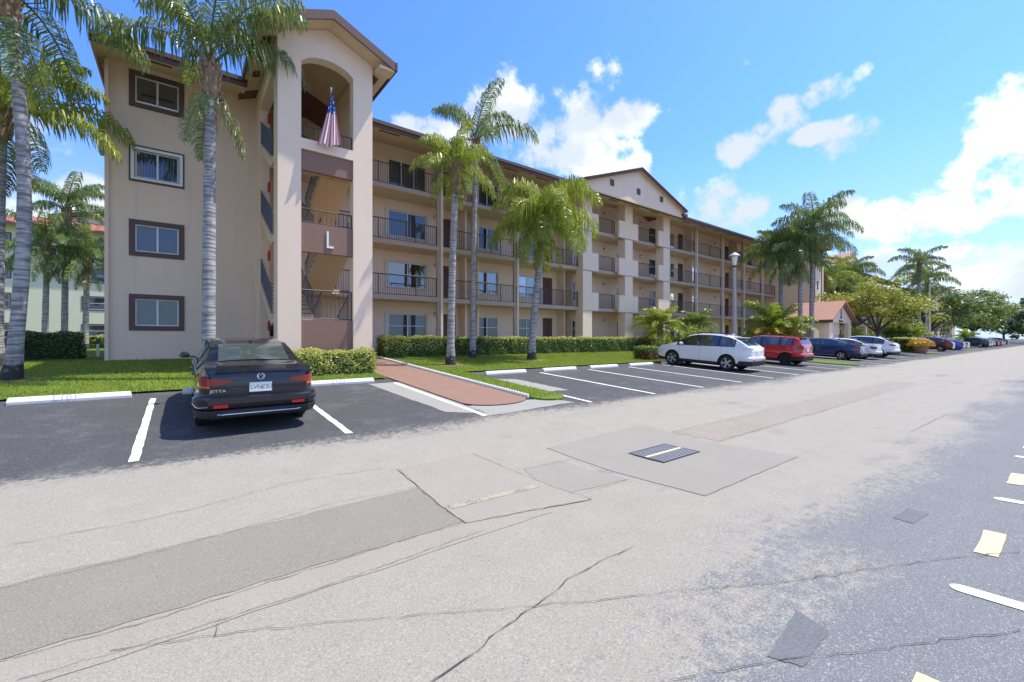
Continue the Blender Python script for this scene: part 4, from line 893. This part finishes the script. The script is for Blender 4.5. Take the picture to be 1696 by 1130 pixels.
def curve(pts):
    def f(y):
        if y <= pts[0][0]: return pts[0][1]
        for i in range(len(pts) - 1):
            (a, va), (b, vb) = pts[i], pts[i + 1]
            if y <= b:
                t = (y - a) / (b - a)
                def sl(j):
                    if j <= 0 or j >= len(pts) - 1: return 0.0
                    (p, vp), (q, vq), (s, vs) = pts[j - 1], pts[j], pts[j + 1]; d1 = (vq - vp) / (q - p); d2 = (vs - vq) / (s - q)
                    return 0.0 if d1 * d2 <= 0 else 2 * d1 * d2 / (d1 + d2)
                h = b - a; m0, m1 = sl(i) * h, sl(i + 1) * h
                return (2*t**3-3*t*t+1)*va + (t**3-2*t*t+t)*m0 + (-2*t**3+3*t*t)*vb + (t**3-t*t)*m1
        return pts[-1][1]
    return f
SHAPES = {
 'sedan': dict(L=4.70, W=1.80, wb=2.69, R=.325, top=[(-2.35, .96), (-2.30, 1.06), (-2.15, 1.115), (-1.72, 1.145), (-1.05, 1.385), (-.45, 1.465), (.15, 1.46), (.60, 1.39), (1.38, 1.02), (1.6, .975), (2.1, .85), (2.28, .74), (2.35, .58)],
               belt=[(-2.35, .94), (-1.7, .99), (-1.0, .985), (0, .955), (1.2, .93), (2.0, .80), (2.35, .56)], glass=(-1.66, -.98, .52, 1.36), side=(-1.50, 1.22), pil=(-.02, -.98), clad=False),
 'suv': dict(L=4.73, W=1.86, wb=2.72, R=.365, top=[(-2.36, .98), (-2.33, 1.08), (-2.22, 1.18), (-1.62, 1.52), (-1.25, 1.63), (-.5, 1.685), (.1, 1.67), (.55, 1.58), (1.28, 1.16), (1.5, 1.09), (2.05, .97), (2.28, .82), (2.36, .6)],
             belt=[(-2.36, .96), (-2.0, 1.12), (-1.2, 1.10), (0, 1.06), (1.2, 1.02), (2.0, .90), (2.36, .58)], glass=(-2.17, -1.62, .5, 1.26), side=(-1.66, 1.12), pil=(-.05, -.95), clad=True),
 'box': dict(L=4.20, W=1.80, wb=2.60, R=.345, top=[(-2.10, .98), (-2.08, 1.12), (-2.02, 1.25), (-1.86, 1.54), (-1.7, 1.595), (-.6, 1.625), (.2, 1.60), (.6, 1.53), (1.22, 1.14), (1.4, 1.07), (1.85, .98), (2.03, .84), (2.1, .6)],
             belt=[(-2.10, .96), (-1.7, 1.15), (-1.0, 1.09), (0, 1.04), (1.1, 1.0), (1.8, .9), (2.1, .58)], glass=(-2.03, -1.84, .55, 1.2), side=(-1.62, 1.06), pil=(.02, -.92), clad=True)}
WHEEL = {}
def wheel_meshes(rr, kind):
    if (rr, kind) in WHEEL: return WHEEL[(rr, kind)]
    m = LB(); w = .108; m.lathe([(rr * .66, -w), (rr * .90, -w), (rr * .985, -w * .75), (rr, -w * .3), (rr, w * .3), (rr * .985, w * .75), (rr * .90, w), (rr * .66, w)], seg=28, axis='x')
    m.lathe([(.02, -w * .35), (rr * .67, -w * .35)], seg=20, axis='x'); t = m.mesh('tyre', 'tyre', 40)
    m = LB(); m.lathe([(rr * .58, -w * .5), (rr * .67, -w * 1.02), (rr * .69, -w * .9), (rr * .66, -w * .4)], seg=28, axis='x'); m.lathe([(0, -w * .92), (.05, -w * .92), (.065, -w * .6)], seg=10, axis='x')
    k = 6 if kind == 'alloy_dark' else 5
    for i in range(k):
        a = 2 * math.pi * i / k; c, s = math.cos(a), math.sin(a)
        for o in (-.4, .4):
            P = []
            for rad, hw, xx in ((.04, .02, -w * .85), (rr * .62, .026, -w * .80)):
                for q in (-1, 1):
                    off = q * hw + o * .05 * (rad / rr + .3); P.append((xx, rad * c - off * s, rad * s + off * c)); P.append((xx + .03, rad * c - off * s, rad * s + off * c))
            m.add(P, [(0, 2, 6, 4), (0, 4, 5, 1), (2, 3, 7, 6)])
    rim = m.mesh('rim', kind, 40); WHEEL[(rr, kind)] = (t, rim); return t, rim
BODY = {}
def car(label, shape, x, y, paint, rim='alloy', rz=0.0, scale=1.0, detail=True, glass='car_glass', tail='lamp_red', extra=None, clad=None, group='parked cars', name='car', lampz=None):
    sp = SHAPES[shape]; L, Wd, wb, rr = sp['L'], sp['W'], sp['wb'], sp['R']; top, belt = curve(sp['top']), curve(sp['belt'])
    h = L / 2; plan = curve([(-h, .80), (-h + .10, .90), (-h + .35, .97), (-h + .9, 1.0), (h - 1.1, 1.0), (h - .5, .95), (h - .15, .85), (h, .68)])
    bot = curve([(-h, .40), (-h + .25, .27), (-h + .7, .20), (h - .7, .20), (h - .2, .24), (h, .34)])
    roofw = curve([(-h, .78), (-1.6, .66), (-.8, .615), (.3, .62), (1.2, .72), (1.6, .80), (h, .62)])
    def ringpts(yy):
        w = Wd / 2 * plan(yy); zb = bot(yy); zt = top(yy); zl = min(belt(yy), zt - .025); wr = min(w * .95, roofw(yy) * Wd / 1.8)
        g = max(0.0, min(1.0, (zt - zl) / .3)); xs = w * .962
        return [(0, zb), (w * .80, zb), (w * .955, zb + .05), (w * .992, zb + .18), (w, zb + (zl - zb) * .55), (w * .99, zl - .07), (xs, zl), (wr + (xs - wr) * (.10 + .55 * (1 - g)), zl + (zt - zl) * .90), (wr * .88, zt - .012), (wr * .5, zt + .004), (0, zt + .010)]
    root = empty(name, (x, y, gz(y)), rz, math.atan(.06)); tag(root, label, 'car', group); root.scale = (scale,) * 3
    cd = sp['clad'] if clad is None else clad
    key = (shape, paint, cd)
    if key not in BODY:
        ysn = sorted(set([round(-h + L * i / 46, 4) for i in range(47)] + [a for a, _ in sp['top']])); m = LB(); n_ = 20
        for yy in ysn:
            rp = ringpts(yy); full = rp + [(-a, b) for a, b in rp[-2:0:-1]]; m.v += [(a, yy, b) for a, b in full]
        for i in range(len(ysn) - 1):
            for j in range(n_):
                m.f.append((i * n_ + j, i * n_ + (j + 1) % n_, (i + 1) * n_ + (j + 1) % n_, (i + 1) * n_ + j)); m.mi.append(1 if (cd and j in (0, 1, 2, 17, 18, 19)) or j in (0, 19) else 0)
        m.f.append(tuple(range(n_))); m.mi.append(0); m.f.append(tuple((len(ysn) - 1) * n_ + j for j in range(n_))); m.mi.append(0)
        me = m.mesh('body', [paint, 'trim_dark']); tmp = bpy.data.objects.new('tmp', me); C.objects.link(tmp); cuts = []
        for yy in (-wb / 2, wb / 2):
            c = LB(); c.lathe([(0, -Wd), (rr * 1.13, -Wd), (rr * 1.13, Wd), (0, Wd)], (0, yy, rr + .01), 30, 'x'); cm = c.mesh('cut', 'trim_dark'); co = bpy.data.objects.new('cut', cm); C.objects.link(co); cuts.append(co)
            md = tmp.modifiers.new('b', 'BOOLEAN'); md.object = co; md.operation = 'DIFFERENCE'; md.solver = 'EXACT'
        ev = bpy.data.meshes.new_from_object(tmp.evaluated_get(bpy.context.evaluated_depsgraph_get())); bpy.data.objects.remove(tmp)
        for co in cuts: bpy.data.objects.remove(co)
        ev.polygons.foreach_set('use_smooth', [True] * len(ev.polygons)); ev.set_sharp_from_angle(angle=R(34)); BODY[key] = ev
    bo = bpy.data.objects.new('body', BODY[key]); C.objects.link(bo); bo.parent = root
    m = LB(); m.box(-Wd * .40, Wd * .40, -wb / 2 - .5, wb / 2 + .5, .30, .62); m.build('underbody', 'trim_dark', root)
    tm, rm = wheel_meshes(rr, rim)
    for sx in (-1, 1):
        for yy in (-wb / 2, wb / 2):
            wo_ = empty('wheel', (0, 0, 0)); wo_.parent = root; wo_.location = (sx * (Wd / 2 - .125), yy, rr); wo_.rotation_euler = (0, 0, 0 if sx < 0 else math.pi)
            for nm, me in (('tyre', tm), ('rim', rm)): o = bpy.data.objects.new(nm, me); C.objects.link(o); o.parent = wo_
    # glass
    def top_strip(y0, y1, nm, ua=.90, k=10):
        m = LB(); vs = []
        for i in range(k + 1):
            yy = y0 + (y1 - y0) * i / k; rp = ringpts(yy); e = .02; sl = (top(yy + e) - top(yy - e)) / (2 * e); nn = Vector((0, -sl, 1)).normalized() * .010; wr = rp[8][0]
            for j in range(9):
                u = (j / 8 * 2 - 1) * ua; zz = rp[10][1] - abs(u) ** 2 * (rp[10][1] - rp[8][1]); vs.append((u * wr, yy + nn.y, zz + nn.z))
        m.add(vs, [(i * 9 + j, i * 9 + j + 1, (i + 1) * 9 + j + 1, (i + 1) * 9 + j) for i in range(k) for j in range(8)]); return m.build(nm, glass, root, 60)
    g = sp['glass']; top_strip(g[0], g[1], 'rear_window', .96); top_strip(g[2], g[3], 'windscreen')
    def side_pt(yy, v, sx, off=.007):
        rp = ringpts(yy); a, b = rp[6], rp[7]; nx = (b[1] - a[1]); nz = (a[0] - b[0]); l = math.hypot(nx, nz) or 1
        return (sx * (a[0] + (b[0] - a[0]) * v + off * nx / l), yy, a[1] + (b[1] - a[1]) * v + off * nz / l)
    s0, s1 = sp['side']; cutsy = [s0] + sorted(sp['pil']) + [s1]
    for sx in (-1, 1):
        m = LB(); k = 24; aa, bb = s0 - .03, s1 + .04; vs = [side_pt(aa + (bb - aa) * i / k, v, sx, .0035) for i in range(k + 1) for v in (.02, .5, .99)]
        m.add(vs, [(i * 3 + j, i * 3 + j + 1, i * 3 + j + 4, i * 3 + j + 3) for i in range(k) for j in (0, 1)]); m.build('window_trim', 'trim_dark', root, 60)
        for a, b in zip(cutsy, cutsy[1:]):
            m = LB(); k = 10; aa, bb = a + .035, b - .035; vs = [side_pt(aa + (bb - aa) * i / k, v, sx) for i in range(k + 1) for v in (.07, .5, .95)]
            m.add(vs, [(i * 3 + j, i * 3 + j + 1, i * 3 + j + 4, i * 3 + j + 3) for i in range(k) for j in (0, 1)]); m.build('side_window', glass, root, 60)
        if detail:
            for yy in (sp['pil'][1] - .12, sp['pil'][0], s1 - .12):
                m = LB(); rp0, rp1 = ringpts(yy - .004), ringpts(yy + .004); vs = []
                for j in (2, 3, 4, 5, 6): vs += [(sx * (rp0[j][0] + .002), yy - .004, rp0[j][1]), (sx * (rp1[j][0] + .002), yy + .004, rp1[j][1])]
                m.add(vs, [(2 * i, 2 * i + 1, 2 * i + 3, 2 * i + 2) for i in range(4)]); m.build('door_seam', 'trim_dark', root)
            for yy in (sp['pil'][1] - .02, sp['pil'][0] + .12):
                m = LB(); w = ringpts(yy)[5][0]; zz = belt(yy) - .12; m.box(*sorted((sx * (w - .01), sx * (w + .03))), yy - .01, yy + .19, zz - .016, zz + .016); m.build('door_handle', paint, root)
            m = LB(); yy = s1 - .28; w = ringpts(yy)[6][0]; zz = belt(yy) + .10; m.lathe([(0, -.09), (.07, -.085), (.10, -.02), (.10, .03), (.085, .06), (0, .065)], (sx * (w + .15), yy, zz), 12, 'y'); m.v = [(a, b, zz + (c - zz) * .75) for a, b, c in m.v]; m.box(*sorted((sx * (w - .03), sx * (w + .08))), yy - .02, yy + .03, zz - .05, zz - .02); m.build('side_mirror', paint, root, 50)
    # lamps follow the plan outline
    def wrap(nm, mat, xi, yend, za, zb, front=False, off=.012, taper=.5):
        f = 1 if front else -1
        for sx in (-1, 1):
            path = [(xi, f * h)]; wE = Wd / 2 * plan(f * h) * .985; path += [(xi + (wE - xi) * t, f * h) for t in (.33, .66, 1.0)]
            k = 7; path += [(Wd / 2 * plan(f * h - f * (h - abs(yend)) * i / k) * .99, f * h - f * (h - abs(yend)) * i / k) for i in range(1, k + 1)]
            m = LB(); vs = []
            for i, (a, b) in enumerate(path):
                t = i / (len(path) - 1); th = taper + (1 - taper) * min(1, t * 2.2); th *= 1 - .35 * max(0, t - .75) * 4 * .5; zc = (za + zb) / 2 + (zb - za) * .10 * (t - .5); hz = (zb - za) / 2 * th; o = off
                ox, oy = (o if i > 2 else 0), (f * o if i < 5 else 0)
                for q in (-1, 1): vs.append((sx * (a + ox), b + oy, zc + q * hz))
            m.add(vs, [(2 * i, 2 * i + 1, 2 * i + 3, 2 * i + 2) for i in range(len(path) - 1)]); m.build(nm, mat, root, 60)
    lz = lampz or (.80, .98)
    if detail and shape == 'sedan': wrap('turn_signal', 'lamp_orange', Wd * .40, h - .24, lz[0] - .025, lz[0] + .015, off=.0135, taper=.9)
    wrap('taillight', tail, Wd * .24, h - .34, lz[0], lz[1], taper=.28); wrap('headlight', 'lamp_clear', Wd * .2, h - .45, .62, .76, True)
    m = LB(); zc = .70 if shape == 'sedan' else .82; m.box(-.165, .165, -h - .018, -h - .004, zc, zc + .155); pl = m.build('licence_plate', 'plate', root)
    if detail:
        half = [(Wd * .0, -h), (Wd * .2, -h), (Wd * .33, -h), (Wd / 2 * plan(-h) * .98, -h)] + [(Wd / 2 * plan(-h + .08 * i) * 1.0, -h + .08 * i) for i in range(1, 7)]
        path = [(-a, b) for a, b in half[:0:-1]] + half; np_ = len(path)
        def loft(nm, mat, prof):
            m = LB(); vs = []; k = len(prof)
            for i, (a, b) in enumerate(path):
                q = path[min(i + 1, np_ - 1)]; o = path[max(i - 1, 0)]; t = Vector((q[0] - o[0], q[1] - o[1])).normalized(); nx, ny = t.y, -t.x; fade = min(1.0, (min(i, np_ - 1 - i) + .15) / 3.0)
                vs += [(a + nx * d * fade, b + ny * d * fade - .0, z) for d, z in prof]
            m.add(vs, [(i * k + j, i * k + j + 1, (i + 1) * k + j + 1, (i + 1) * k + j) for i in range(np_ - 1) for j in range(k - 1)]); return m.build(nm, mat, root, 35)
        up = .0 if shape == 'sedan' else .06
        loft('rear_bumper', paint, [(-.01, .43 + up), (.055, .46 + up), (.085, .54 + up), (.075, .62 + up), (.03, .655 + up), (-.01, .66 + up)])
        loft('rear_valance', 'trim_dark', [(-.02, .29), (.035, .30), (.065, .36), (.07, .43 + up), (-.01, .432 + up)])
        for sx in (-1, 1): m = LB(); a, b = sorted((sx * Wd * .26, sx * Wd * .37)); m.box(a, b, -h - .094, -h - .070, .475 + up, .52 + up); m.build('reflector', 'reflector', root)
        if shape == 'sedan': m = LB(); m.prism([(-h - .045, 1.045), (-h + .03, 1.075), (-h + .20, 1.125), (-h + .20, 1.105), (-h + .02, 1.02)], 'x', -.62, .62); m.build('trunk_lip', paint, root)
        m = LB(); m.box(-.02, .02, -.98 if shape == 'sedan' else -1.3, -.84 if shape == 'sedan' else -1.16, top(-.9) - .02, top(-.9) + .06); m.build('roof_antenna', paint, root)
        if shape != 'sedan':
            m = LB(); yy = sp['top'][3][0] + .02; zz = top(yy) + .02; m.box(-.58, .58, yy - .18, yy + .12, zz - .005, zz + .03); m.build('spoiler', paint, root)
            for sx in (-1, 1): m = LB(); m.tube([(sx * .56, -1.2, top(-1.2) + .01), (sx * .57, -1.0, top(-1.0) + .05), (sx * .57, .1, top(.1) + .05), (sx * .56, .3, top(.3) + .01)], .018, 6); m.build('roof_rail', 'trim_dark', root)
    return root, pl
jet, jpl = car('black sedan parked nose-in before the stair tower', 'sedan', 1.07, 10.78, 'paint_black', glass='car_glass_light', lampz=(.81, .97))
h = 2.35
text_mesh('plate_text', 'LVF', .085, 'plate_ink', jpl, Matrix.Translation((-.085, -h - .0185, .775)) @ Matrix.Rotation(R(90), 4, 'X'), .001); text_mesh('plate_text', 'Z3U', .085, 'plate_ink', jpl, Matrix.Translation((.09, -h - .0185, .775)) @ Matrix.Rotation(R(90), 4, 'X'), .001)
m = LB(); m.lathe([(0, -.002), (.022, -.002), (.022, 0)], (0.005, -h - .0185, .775), 12, 'y'); m.build('plate_orange', 'orange_ink', jpl)
text_mesh('model_badge', 'JETTA', .062, 'chrome', jet, Matrix.Translation((-.60, -h - .006, .735)) @ Matrix.Rotation(R(90), 4, 'X') @ Matrix.Scale(1.35, 4, (1, 0, 0)), .004)
m = LB(); c0 = Vector((0, -h - .012, .955)); rg = [(.052 * math.cos(6.2832 * i / 24), .052 * math.sin(6.2832 * i / 24)) for i in range(25)]
m.tube([c0 + Vector((a, 0, b)) for a, b in rg], .006, 6, False)
for pl_ in ([(-.026, .042), (0, -.002), (.026, .042)], [(-.046, .016), (-.022, -.042), (0, .004), (.022, -.042), (.046, .016)]): m.tube([c0 + Vector((a, 0, b)) for a, b in pl_], .0055, 5)
m.build('round_emblem', 'chrome', jet)
m = LB(); m.tube([(-.70, -h - .03, .375), (-.55, -h - .075, .36), (.55, -h - .075, .36), (.70, -h - .03, .375)], .010, 6); m.build('chrome_strip', 'chrome', jet)
m = LB(); m.box(-.62, .62, -h - .012, -h - .002, .668, .678); m.build('trunk_seam', 'trim_dark', jet)
car('white SUV parked beside the empty stalls', 'suv', 20.98, 11.28, 'paint_white', rz=.05, tail='lamp_clear', clad=True, lampz=(.98, 1.14))
car('red boxy hatchback behind the white SUV', 'box', 27.8, 11.2, 'paint_red', 'alloy_dark', lampz=(.92, 1.16))
car('navy blue sedan right of the red hatchback', 'sedan', 37.4, 11.25, 'paint_navy')
car('white sedan between the navy sedan and the white crossover', 'sedan', 40.7, 11.1, 'paint_white')
car('white crossover with black wheels left of the island hedge', 'suv', 45.0, 10.9, 'paint_white', 'alloy_dark', lampz=(1.0, 1.12))
for lb, sh, xx, pt in (('dark maroon SUV half hidden by the island hedge', 'suv', 71.5, 'paint_maroon'), ('bright blue sedan beyond the island hedge', 'sedan', 79.5, 'paint_blue'), ('silver sedan beyond the blue sedan', 'sedan', 83.5, 'paint_silver'),
                       ('dark SUV beyond the croton bed', 'suv', 107.0, 'paint_dark'), ('white car beyond the dark SUV', 'sedan', 110.8, 'paint_white'), ('silver grey SUV second after the croton bed', 'suv', 114.2, 'paint_silver'), ('black car fourth after the croton bed', 'sedan', 121.0, 'paint_dark'),
                       ('red car near the end of the row', 'sedan', 127.5, 'paint_red'), ('pale silver car near the end of the row', 'sedan', 133.5, 'paint_silver'), ('dark car last in the far row', 'suv', 140.0, 'paint_dark')):
    car(lb, sh, xx, 10.9, pt, detail=False)

# ------------------------------------------------------------------ street furniture
def lamp_post(label, x, y, h, group='lamp posts'):
    root = tag(empty('lamp_post', (x, y, gz(y))), label, 'lamp post', group); m = LB(); m.lathe([(.17, -.1), (.15, .1), (.11, h - .95), (0, h - .95)], seg=8); m.build('post', 'concrete_post', root)
    m = LB(); m.lathe([(.10, h - .95), (.12, h - .86), (.07, h - .82)], seg=12); m.build('collar', 'iron', root)
    m = LB(); m.lathe([(.10, h - .80), (.20, h - .22), (.0, h - .2)], seg=12); m.build('lantern', 'globe', root, 30)
    m = LB(); m.lathe([(.0, h + .06), (.10, h + .02), (.36, h - .18), (.36, h - .22), (0, h - .2)], seg=14); m.build('cap', 'grey_metal', root, 30)
lamp_post('concrete lamp post with pale lantern behind the white SUV', 28.9, 13.6, 6.9); lamp_post('far concrete lamp post beside the flagpole', 83.0, 12.6, 5.7)
fp = tag(empty('flagpole', (88.0, 13.0, gz(13))), 'flagpole with small flag beside the far lamp post', 'flagpole'); m = LB(); m.tube([(0, 0, 0), (0, 0, 9.5)], [.16, .09], 8); m.build('pole', 'post_beige', fp)
m = LB(); m.tube([(0, 0, 6.3), (1.7, -.6, 7.6)], .03, 5); m.build('arm', 'post_beige', fp)
m = LB(); NU, NV = 13, 6; m.v = [(.9 + 1.6 * i / NU, -.3 - .3 * i / NU + .1 * math.sin(i), 7.3 - 1.35 * j / NV - .55 * i / NU) for j in range(NV + 1) for i in range(NU + 1)]
for j in range(NV):
    for i in range(NU): m.f.append((j * 14 + i, j * 14 + i + 1, (j + 1) * 14 + i + 1, (j + 1) * 14 + i)); m.mi.append(2 if (i < 5 and j < 3) else j % 2)
m.build('cloth', ['flag_red', 'flag_white', 'flag_blue'], fp, False, False)
ac = tag(empty('air_conditioner', (-4.95, 21.3, gz(21.3))), 'grey air conditioner unit at the end of the dark hedge', 'air conditioner'); m = LB(); m.box(-.4, .4, -.4, .4, 0, .85); m.build('cabinet', 'grey_metal', ac)
for i in range(9): m = LB(); m.box(-.36, .36, -.412, -.402, .1 + .08 * i, .14 + .08 * i); m.build('grille_slat', 'trim_dark', ac)
m = LB(); m.lathe([(0, .86), (.3, .86), (.32, .88), (.3, .90), (0, .90)], seg=16); m.build('fan_guard', 'iron', ac)
st = tag(empty('marker_stake', (-2.67, 24.0, gz(24.0))), 'short black and white marker stake beside the block corner', 'stake'); m = LB(); m.cur = 0; m.box(-.04, .04, -.04, .04, 0, .55); m.cur = 1; m.box(-.042, .042, -.042, .042, .55, .8); m.build('stake_post', ['white_frame', 'iron'], st)

# ------------------------------------------------------------------ next block: projecting stair tower, galleries
b2 = tag(empty('apartment_building', (60, 22, 1.0)), 'second beige block beyond, with projecting plain stair tower', 'building'); X0, X1 = 53.62, 57.2
m = MB(); m.box(X0, X1, 17.1, 22.2, .7, 11.75); m.build('tower_wall', 'stucco_pale', b2)
m = MB(); ring(m, X0 + .75, X1 - .55, 5.6, 10.6, 17.04, 17.098, .16, .22); m.build('panel_frame', 'brown_panel', b2)
m = MB(); m.box(55.25, 55.4, 17.06, 17.098, 7.3, 8.1); m.box(55.1, 55.55, 17.06, 17.098, 7.3, 7.4); m.box(55.1, 55.55, 17.06, 17.098, 8.0, 8.1); m.build('letter_sign', 'letter_dark', b2)
m = MB(); m.add([(53.0, 16.4, 11.7), (57.8, 16.4, 11.7), (57.8, 27, 12.0), (53.0, 27, 12.0), (55.4, 16.4, 13.0), (55.4, 27, 13.6)], [(0, 4, 5, 3), (4, 1, 2, 5), (0, 1, 4), (0, 3, 2, 1)]); m.build('tower_roof', 'roof_brown', b2)
XE = 104.0; holes = [(a, a + w, z + q, z + 2.0) for z in FL for i in range(9) for a, w, q in ((58.6 + 5.1 * i, 1.4, .6), (61.0 + 5.1 * i, .9, 0.0))]
m = MB(); wall_y(m, X1, XE, .7, 12.2, YB, holes, .12); m.box(X1, XE, 30, 33, .7, 12.1); m.build('gallery_wall', 'stucco', b2)
for a, b, c, d in holes:
    if b - a > 1: window(b2, a, b, c, d, YB, 2, backs[int(a + c) % 5], mid=True)
    else: door(b2, a, b, c, YB)
for z in FL[1:]:
    m = MB(); m.box(X1 + .003, XE, YG, YB - .003, z - .19, z); m.build('balcony_slab', 'soffit', b2)
for i in range(10):
    x = X1 + .25 + 5.1 * i; m = MB(); m.box(x - .2, x + .25, YG - .2, YG + .1, .8, 11.8); m.build('post', 'post_beige', b2)
    if i < 9:
        for z in FL[1:]: railing(b2, ((x + .26, YG + .03), (x + 4.88, YG + .03)), z, z + 1.03, sp=.17)
roof_run(57.8, XE + .5, 'roof', b2)
m = MB(); m.add([(70, YE - .4, 11.7), (80, YE - .4, 11.7), (75, YE - .4, 14.0), (70, 27, 11.7), (80, 27, 11.7), (75, 27, 14.0)], [(0, 1, 2), (0, 2, 5, 3), (1, 4, 5, 2)]); m.build('pediment_roof', 'shingle_red', b2)
# porch
pv = tag(empty('entrance_porch', (49.0, 15.0, gz(15))), 'small gabled porch with pale red shingle roof before the second block', 'porch'); px0, px1, py0, py1 = 46.0, 52.2, 13.3, 17.05; ze, zp = 3.55, 5.25; xm = (px0 + px1) / 2
m = MB(); m.prism([(px0, .55), (px0 + .9, .55), (px0 + .9, 3.3), (px0, 3.3)], 'y', py0, py0 + .35); m.prism([(px1 - .9, .55), (px1, .55), (px1, 3.3), (px1 - .9, 3.3)], 'y', py0, py0 + .35)
m.prism([(px0, 3.3), (px1, 3.3), (px1, ze), (xm, zp - .1), (px0, ze)], 'y', py0, py0 + .35); m.build('front_wall', 'stucco_pale', pv)
m = MB(); m.box(px0 + .9, px1 - 2.2, py0 + .36, py0 + .5, .55, 3.3); m.build('entry_wall', 'stucco_pale', pv); m = MB(); m.box(px0 + 2.6, px0 + 3.5, py0 + .30, py0 + .355, .6, 2.2); m.build('mail_panel', 'soffit', pv); m = MB(); m.box(px0 + 3.52, px0 + 4.0, py0 + .32, py0 + .357, .6, 2.2); m.build('door', 'door_brown', pv)
m = MB(); arcp = [(py0 + .35, .55), (py0 + .8, .55), (py0 + .8, 2.5), (py0 + 1.1, 2.85), (py1 - .9, 2.85), (py1 - .6, 2.5), (py1 - .6, .55), (py1, .55), (py1, 3.45), (py0 + .35, 3.45)]; m.prism(arcp, 'x', px0, px0 + .3); m.build('side_wall', 'stucco', pv)
railing(pv, ((px0 + .15, py0 + .8), (px0 + .15, py1 - .6)), .75, 1.75, 'white_frame', .12)
for s in (-1, 1):
    e = px0 - .45 if s < 0 else px1 + .45; m = MB(); m.prism([(e, ze - .16), (xm, zp), (xm, zp + .14), (e, ze - .02)], 'y', py0 - .4, py1); m.build('roof', 'shingle_red', pv)
    m = MB(); a, b = sorted((e, e + s * .05)); m.box(a, b, py0 - .4, py1, ze - .3, ze - .03); m.build('gutter', 'brown_trim', pv)
m = MB(); m.box(xm - .06, xm + .06, py0 - .05, py0 - .004, 3.75, 4.75); m.box(xm - .2, xm + .2, py0 - .05, py0 - .004, 3.75, 3.85); m.build('letter_sign', 'letter_dark', pv)
m = MB(); m.box(xm - .55, xm - .28, py0 - .03, py0 - .004, 3.36, 3.56); m.box(xm - .2, xm + .5, py0 - .03, py0 - .004, 3.38, 3.54); m.build('name_plaque', 'letter_dark', pv)
# third block, far
b3 = tag(empty('apartment_building', (135, 24, 1.0)), 'far third block with red roof behind the dark trees', 'building'); m = MB(); wall_y(m, 118, 175, .7, 11.9, 20.6, [(120 + 4 * i, 121.6 + 4 * i, z + .5, z + 2) for i in range(13) for z in FL], .2); m.build('wall', 'stucco', b3)
m = MB(); m.quad((118, 20.85, .7), (175, 20.85, .7), (175, 20.85, 11.9), (118, 20.85, 11.9)); m.build('window_glazing', 'room', b3)
m = MB(); m.add([(117, 19.6, 11.8), (176, 19.6, 11.8), (176, 27, 14.4), (117, 27, 14.4)], [(0, 1, 2, 3)]); m.box(117, 176, 19.6, 19.66, 11.4, 11.79); m.box(118, 118.3, 20.6, 30, .7, 11.9); m.build('roof', 'shingle_red', b3)

# ------------------------------------------------------------------ green block at left
b4 = tag(empty('apartment_building', (-20, 60, 1.08)), 'pale green block with red tiled roof at the far left', 'building'); ZB = gz(40); YF = 59.0
wl = [(a, a + w, ZB + .9 + 2.74 * k, ZB + 2.1 + 2.74 * k) for k in range(4) for a, w in ((-7.6, 1.9), (-14.3, 1.9), (-20.5, 1.9), (-1.5, 1.9))]
m = MB(); wall_y(m, -45, 12, ZB - .1, 12.4, YF, wl, .15); m.build('wall', 'green_wall', b4)
for a, b, c, d in wl: window(b4, a, b, c, d, YF, 1, 'blind', .12, mid=True)
for i in range(57):
    m = MB(); xa = -45.5 + 1.02 * i
    m.prism([(xa, 0), (xa + .3, .09), (xa + .6, .09), (xa + 1.0, 0)], 'y', 0, 1.0); m.v = [(x, YF - .9 + 3.2 * y, 12.35 + 1.25 * y + z) for x, y, z in m.v]; m.build('roof_tile', 'tile_red', b4)
m = MB(); m.box(-45.5, 12.5, YF - .95, YF - .8, 12.1, 12.34); m.build('fascia', 'brown_trim', b4); m = MB(); m.quad((-45.5, YF - .8, 12.12), (12.5, YF - .8, 12.12), (12.5, YF, 12.2), (-45.5, YF, 12.2)); m.build('soffit', 'soffit', b4)
m = MB(); m.prism([(-9.5, 13.3), (9.5, 13.3), (9.5, 13.8), (0, 16.2), (-9.5, 13.8)], 'y', YF + 2.2, YF + 9); m.build('upper_gable', 'stucco_pale', b4)
for s in (-1, 1): m = MB(); m.prism([(s * 10.3, 13.65), (0, 16.25), (0, 16.55), (s * 10.3, 13.95)], 'y', YF + 1.6, YF + 9.5); m.build('gable_roof', 'brown_trim', b4)
